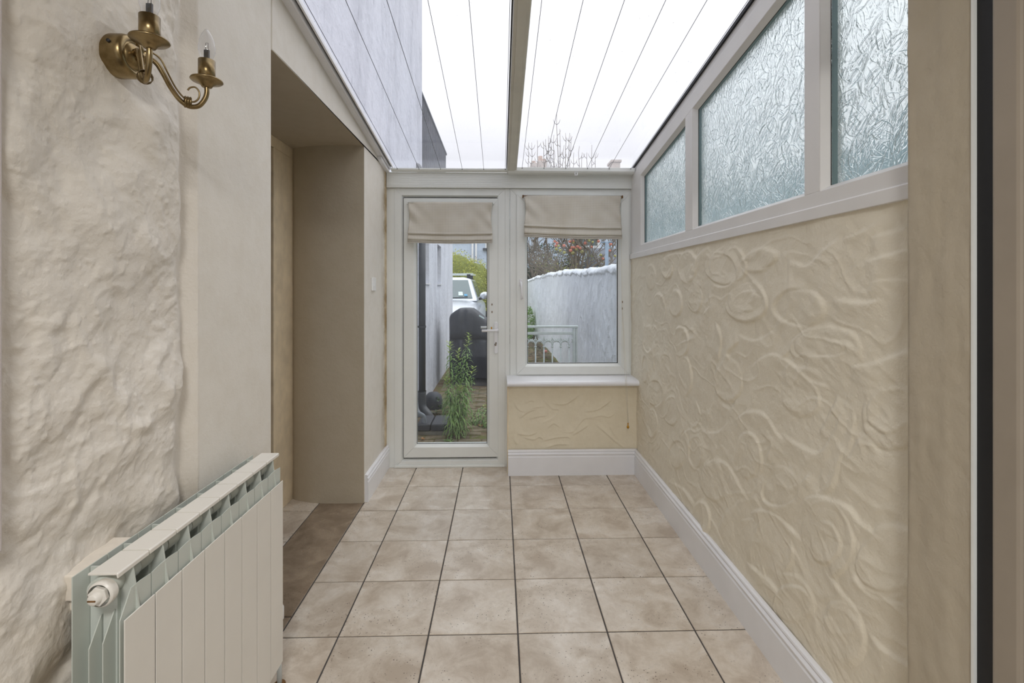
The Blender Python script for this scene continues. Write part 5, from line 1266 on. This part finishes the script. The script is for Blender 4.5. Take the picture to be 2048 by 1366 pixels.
for (dx, dy, dz, L_) in [(-.9, .1, .45, .95), (-.5, -.1, .9, 1.0), (.1, .1, 1, 1.0), (.6, 0, .6, .9), (-.9, .2, .15, .9), (.8, -.2, .3, .8), (-.2, .3, 1, 1.1), (-.3, -.2, .7, .9)]:
    branchy(m, (1.84, 11, 1.25+rnd.random()*.25), (dx, dy, dz), L_, .032, 4, rnd, .8, .10, (3, 3), .006, ends)
m.build('branches', M['twig'], at)
# upright shoots seen above the eaves
m = MB()
shoots = [(1058, 285, 0), (1063, 285, -3), (1076, 280, 1), (1088, 283, -3), (1092, 278, -2), (1097, 272, 2), (1103, 283, 3), (1107, 270, 1), (1114, 228, -6), (1120, 258, -1), (1131, 266, 0), (1139, 266, 3), (1143, 270, 5), (1150, 305, 6), (1158, 292, -1), (1163, 305, 1), (1174, 305, 0), (1184, 290, -2), (1192, 305, 4), (1128, 290, 2), (1110, 300, 0), (1101, 300, -1)]
for (u, v, ln_) in shoots:
    tip = onY(u+rnd.uniform(-1, 1), v, 11+rnd.uniform(-.4, .4)); bx = onY(u-ln_*1.5+rnd.uniform(-4, 4), 400, tip.y)
    n_ = 8; pts = [bx.lerp(tip, k/n_)+Vector((rnd.uniform(-.015, .015), 0, 0)) for k in range(n_+1)]
    m.tube(pts, [.014-.010*k/n_ for k in range(n_+1)], 5)
    for q in range(9):
        i = rnd.randint(2, n_-1); s_ = rnd.choice((-1, 1)); m.tube([pts[i], pts[i]+Vector((s_*.05, 0, .04)), pts[i]+Vector((s_*.08, 0, .12))] , [.006, .005, .003], 4)
for k in range(14):
    a = Vector((rnd.uniform(.7, 2.3), 11+rnd.uniform(-.3, .3), rnd.uniform(2.0, 2.5))); b_ = onY(rnd.uniform(1070, 1190), 395, a.y); m.tube([a, a.lerp(b_, .5)+Vector((rnd.uniform(-.1, .1), 0, 0)), b_], [.02, .016, .012], 5)
m.build('shoots', M['twig'], at)
foliage('leaves', M['fewleaf'], at, [(1.7, 11.2, 1.85, .9, .5, .35), (1.5, 11.1, 1.6, .5, .3, .2)], 650, .05, rnd)
def c4(x, y): return (1020+x*.1977, 470+y*.1977)
APP = [(452,66,1),(476,84,1),(465,108,1),(490,112,0),(470,142,0),(546,108,1),(508,157,0),(549,178,0),(606,68,1),(636,62,1),(640,75,0),(626,124,1),(645,126,1),(615,156,1),(637,182,0),(670,134,1),(684,118,1),(710,132,1),(672,144,0),(728,168,0),(762,82,1),(800,58,0),(836,72,0),(822,120,1),(896,64,1),(918,204,0),(935,238,1),(1010,158,1),(1018,92,1),(1062,212,0)]
for (x, y, red) in APP:
    p = onY(*c4(x, y), 10.8); r = .037*rnd.uniform(.85, 1.2)
    MB().ball(p, r, 10, (1, 1, .9)).build('apple', M['redapple'] if red else M['greenapple'], at)
# scraggly tree and dark evergreen at the left of the window view
sg = thing('tangled_shrub', 'tall tangle of brown bare twigs behind the end of the garden wall', 'shrub', (1.8, 16.6, 0))
m = MB(); rnd = random.Random(55)
for k in range(16):
    branchy(m, (rnd.uniform(1.1, 2.7), 16.6+rnd.uniform(-.4, .4), rnd.uniform(.7, 1.6)), (rnd.uniform(-.7, .7), rnd.uniform(-.4, .4), 1), .8, .03, 4, rnd, .9, .0, (2, 3), .007, None, 3)
m.build('branches', M['twig'], sg)
ev = thing('evergreen_bush', 'dark evergreen bush at the left behind the garden wall', 'bush', (1.9, 18.3, 0))
bl = [(1.25, 17.8, 1.2, .5, .4, .95), (1.8, 18, 1.35, .6, .4, .85), (2.7, 18.2, 1.5, .6, .4, .9), (1.9, 18.6, 2.3, 1.2, .4, .7), (3.6, 18.4, 1.7, .7, .4, .8)]
m = MB()
for b in bl[:3]: m.ball(b[:3], .8, 12, (b[3], b[4], b[5]))
m.build('core', M['darkcloth'], ev); foliage('leaves', M['ever'], ev, bl, 9000, .10, rnd)
# fallen apple and leaf litter near the garden wall
p = onZ(1091, 703, -.02); fa = MB().ball((p.x, p.y, -.02), .04, 12, (1, 1, .9)).build('fallen_apple', M['redapple']); setp(fa, 'single orange-red fallen apple on the moss behind the railing', 'apple')
lt = MB(); rnd = random.Random(66)
for k in range(900):
    y = rnd.uniform(8.3, 13); x = .98-abs(rnd.gauss(0, .28)); a = rnd.uniform(0, 2*PI); leaf(lt, (x, y, -.05+rnd.uniform(0, .03)), (math.cos(a), math.sin(a), rnd.uniform(-.1, .5)), (0, 0, 1), rnd.uniform(.04, .08), .04, .2)
o = lt.build('leaf_litter', M['hedgedark'], fix=False); setp(o, 'brown leaf litter along the foot of the garden wall', 'leaf litter', kind='stuff')
